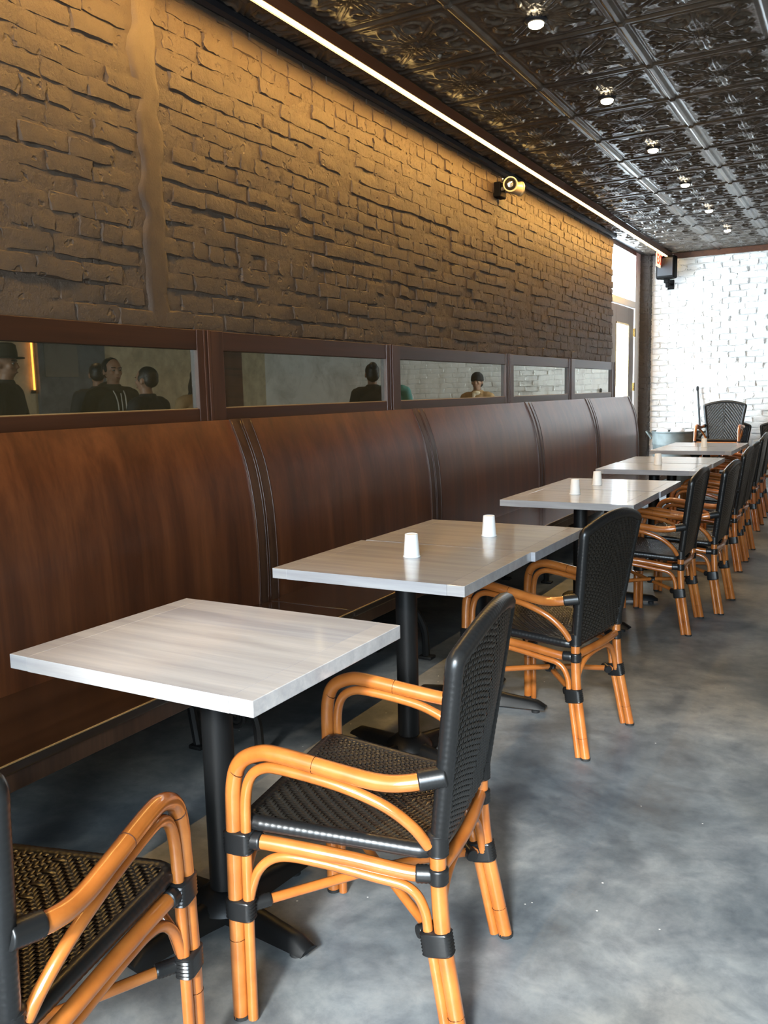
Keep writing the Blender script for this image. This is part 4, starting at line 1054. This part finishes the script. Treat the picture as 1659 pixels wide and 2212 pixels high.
    if head == 'hat':
        he((-0.045, 0, 1.625), 0.062, 0.079, 0.065); fused(h, 'hair', 'hair_dark', r, 0.008, 2)
        q = MB(); q.lathe([(0.150, 0.010), (0.156, 0.006), (0.150, 0.0), (0.104, 0.004), (0.103, 0.05), (0.094, 0.105), (0.070, 0.120), (0.02, 0.108)], n=30); hat = q.obj('hat', 'felt_brown', r, True, 60); hat.location = (0, 0, 1.682)
    # clothing
    c = MB(); g = 0.017
    ell(c, (0.0, 0, 0.99), 0.115+g, 0.165+g, 0.13); ell(c, (0.005, 0, 1.15), 0.112+g, 0.152+g, 0.17); ell(c, (0.0, 0, 1.32), 0.116+g, 0.168+g, 0.155+g)
    capsule(c, (-0.012, -0.145, 1.425), (-0.012, 0.145, 1.425), 0.062+g, 0.062+g); c.lathe([(0.090, 1.42), (0.078, 1.50), (0.070, 1.525)], (-0.004, 0, 0), 18)
    for s in (1, -1):
        S = (-0.012, s*0.185, 1.415); E_ = np.array((el[0][0], s*el[0][1], el[0][2])); W_ = np.array((el[1][0], s*el[1][1], el[1][2]))
        capsule(c, S, E_, 0.056+g, 0.044+g); c.tube([E_, E_+(W_-E_)*0.5, E_+(W_-E_)*0.97], [0.044+g, 0.040+g, 0.031+g], 12)
    if extra == 'hood': ell(c, (-0.075, 0, 1.475), 0.070, 0.125, 0.075); capsule(c, (-0.03, -0.10, 1.475), (0.06, -0.055, 1.44), 0.034, 0.026); capsule(c, (-0.03, 0.10, 1.475), (0.06, 0.055, 1.44), 0.034, 0.026)
    if extra == 'collar': capsule(c, (-0.06, -0.06, 1.50), (0.055, -0.065, 1.465), 0.026, 0.022); capsule(c, (-0.06, 0.06, 1.50), (0.055, 0.065, 1.465), 0.026, 0.022); capsule(c, (-0.07, -0.05, 1.50), (-0.07, 0.05, 1.50), 0.026, 0.026)
    jk = fused(c, 'jacket', top, r, 0.011, 4)
    if extra == 'hood':
        for s in (1, -1): MB().tube(spline([(0.088, s*0.050, 1.462), (0.120, s*0.046, 1.42), (0.140, s*0.040, 1.36), (0.146, s*0.038, 1.29)], 5), 0.0052, 8).obj('drawstring', 'drawstring', jk, True)
        MB().tube(spline([(0.128, 0, 1.44), (0.146, 0, 1.30), (0.135, 0, 1.12), (0.140, 0, 0.95)], 5), 0.004, 6).obj('zip', 'drawstring', jk, True)
    if extra == 'collar':
        q = MB(); ell(q, (0.035, 0, 1.475), 0.062, 0.070, 0.045); capsule(q, (0.085, 0.028, 1.46), (0.137, 0.035, 1.27), 0.026, 0.020); fused(q, 'scarf', 'cloth_cream', r, 0.009, 3)
    t = MB()
    ell(t, (0.0, 0, 0.955), 0.128, 0.176, 0.13)
    for s in (1, -1):
        t.tube([(0.0, s*0.088, 0.93), (0.012, s*0.098, 0.50), (-0.016, s*0.104, 0.13), (-0.018, s*0.105, 0.075)], [0.100, 0.072, 0.062, 0.062], 16)
    fused(t, 'trousers', 'cloth_denim', r, 0.012, 3)
    for s in (1, -1):
        q = MB(); capsule(q, (-0.045, s*0.107, 0.045), (0.150, s*0.119, 0.038), 0.044, 0.037); capsule(q, (-0.03, s*0.106, 0.05), (-0.02, s*0.106, 0.10), 0.046, 0.048); A = np.array(q.v); A[:, 2] = np.maximum(A[:, 2], 0.0); q.v = [tuple(p) for p in A]
        fused(q, 'shoe', 'shoe_dark', r, 0.008, 2)
    return r
person((3.273, 5.500), 194, 1.72, 'man in a dark hoodie with pale drawstrings, facing out of the near mirror', 'skin_light', 'cloth_olive', 'short', 'hood', 'pocket', 0)
person((2.526, 5.151), -7, 1.61, 'dark-haired person in a black jacket facing the hooded man in the near mirror', 'skin_tan', 'cloth_black', 'short', 'collar2', 'front', 0)
person((4.209, 6.191), 43, 1.72, 'person in charcoal turned away behind the hooded man in the near mirror', 'skin_tan', 'cloth_charcoal', 'short', None, 'down', 0)
person((3.270, 4.408), 150, 1.76, 'person in a brimmed hat standing at the left end of the near mirror', 'skin_tan', 'cloth_charcoal', 'hat', None, 'front', 0)
person((2.624, 5.898), 200, 1.62, 'person in a tan jacket half hidden by the first mirror post', 'skin_light', 'cloth_tan', 'long', None, 'down', 0)
person((2.310, 8.411), 53, 1.68, 'person in a black coat with hair tied up, seen from behind in the second mirror', 'skin_tan', 'cloth_black', 'bun', 'collar2', 'down', 0)
person((2.431, 9.037), 60, 1.7, 'person in a teal top, only a shoulder showing in the middle mirror', 'skin_light', 'cloth_teal', 'long', None, 'down', 0)
person((1.918, 10.472), 262, 1.58, 'man in a black beanie, cream scarf and tan coat, seen in the middle mirror', 'skin_tan', 'cloth_tan', 'beanie', 'collar', 'down', 0)
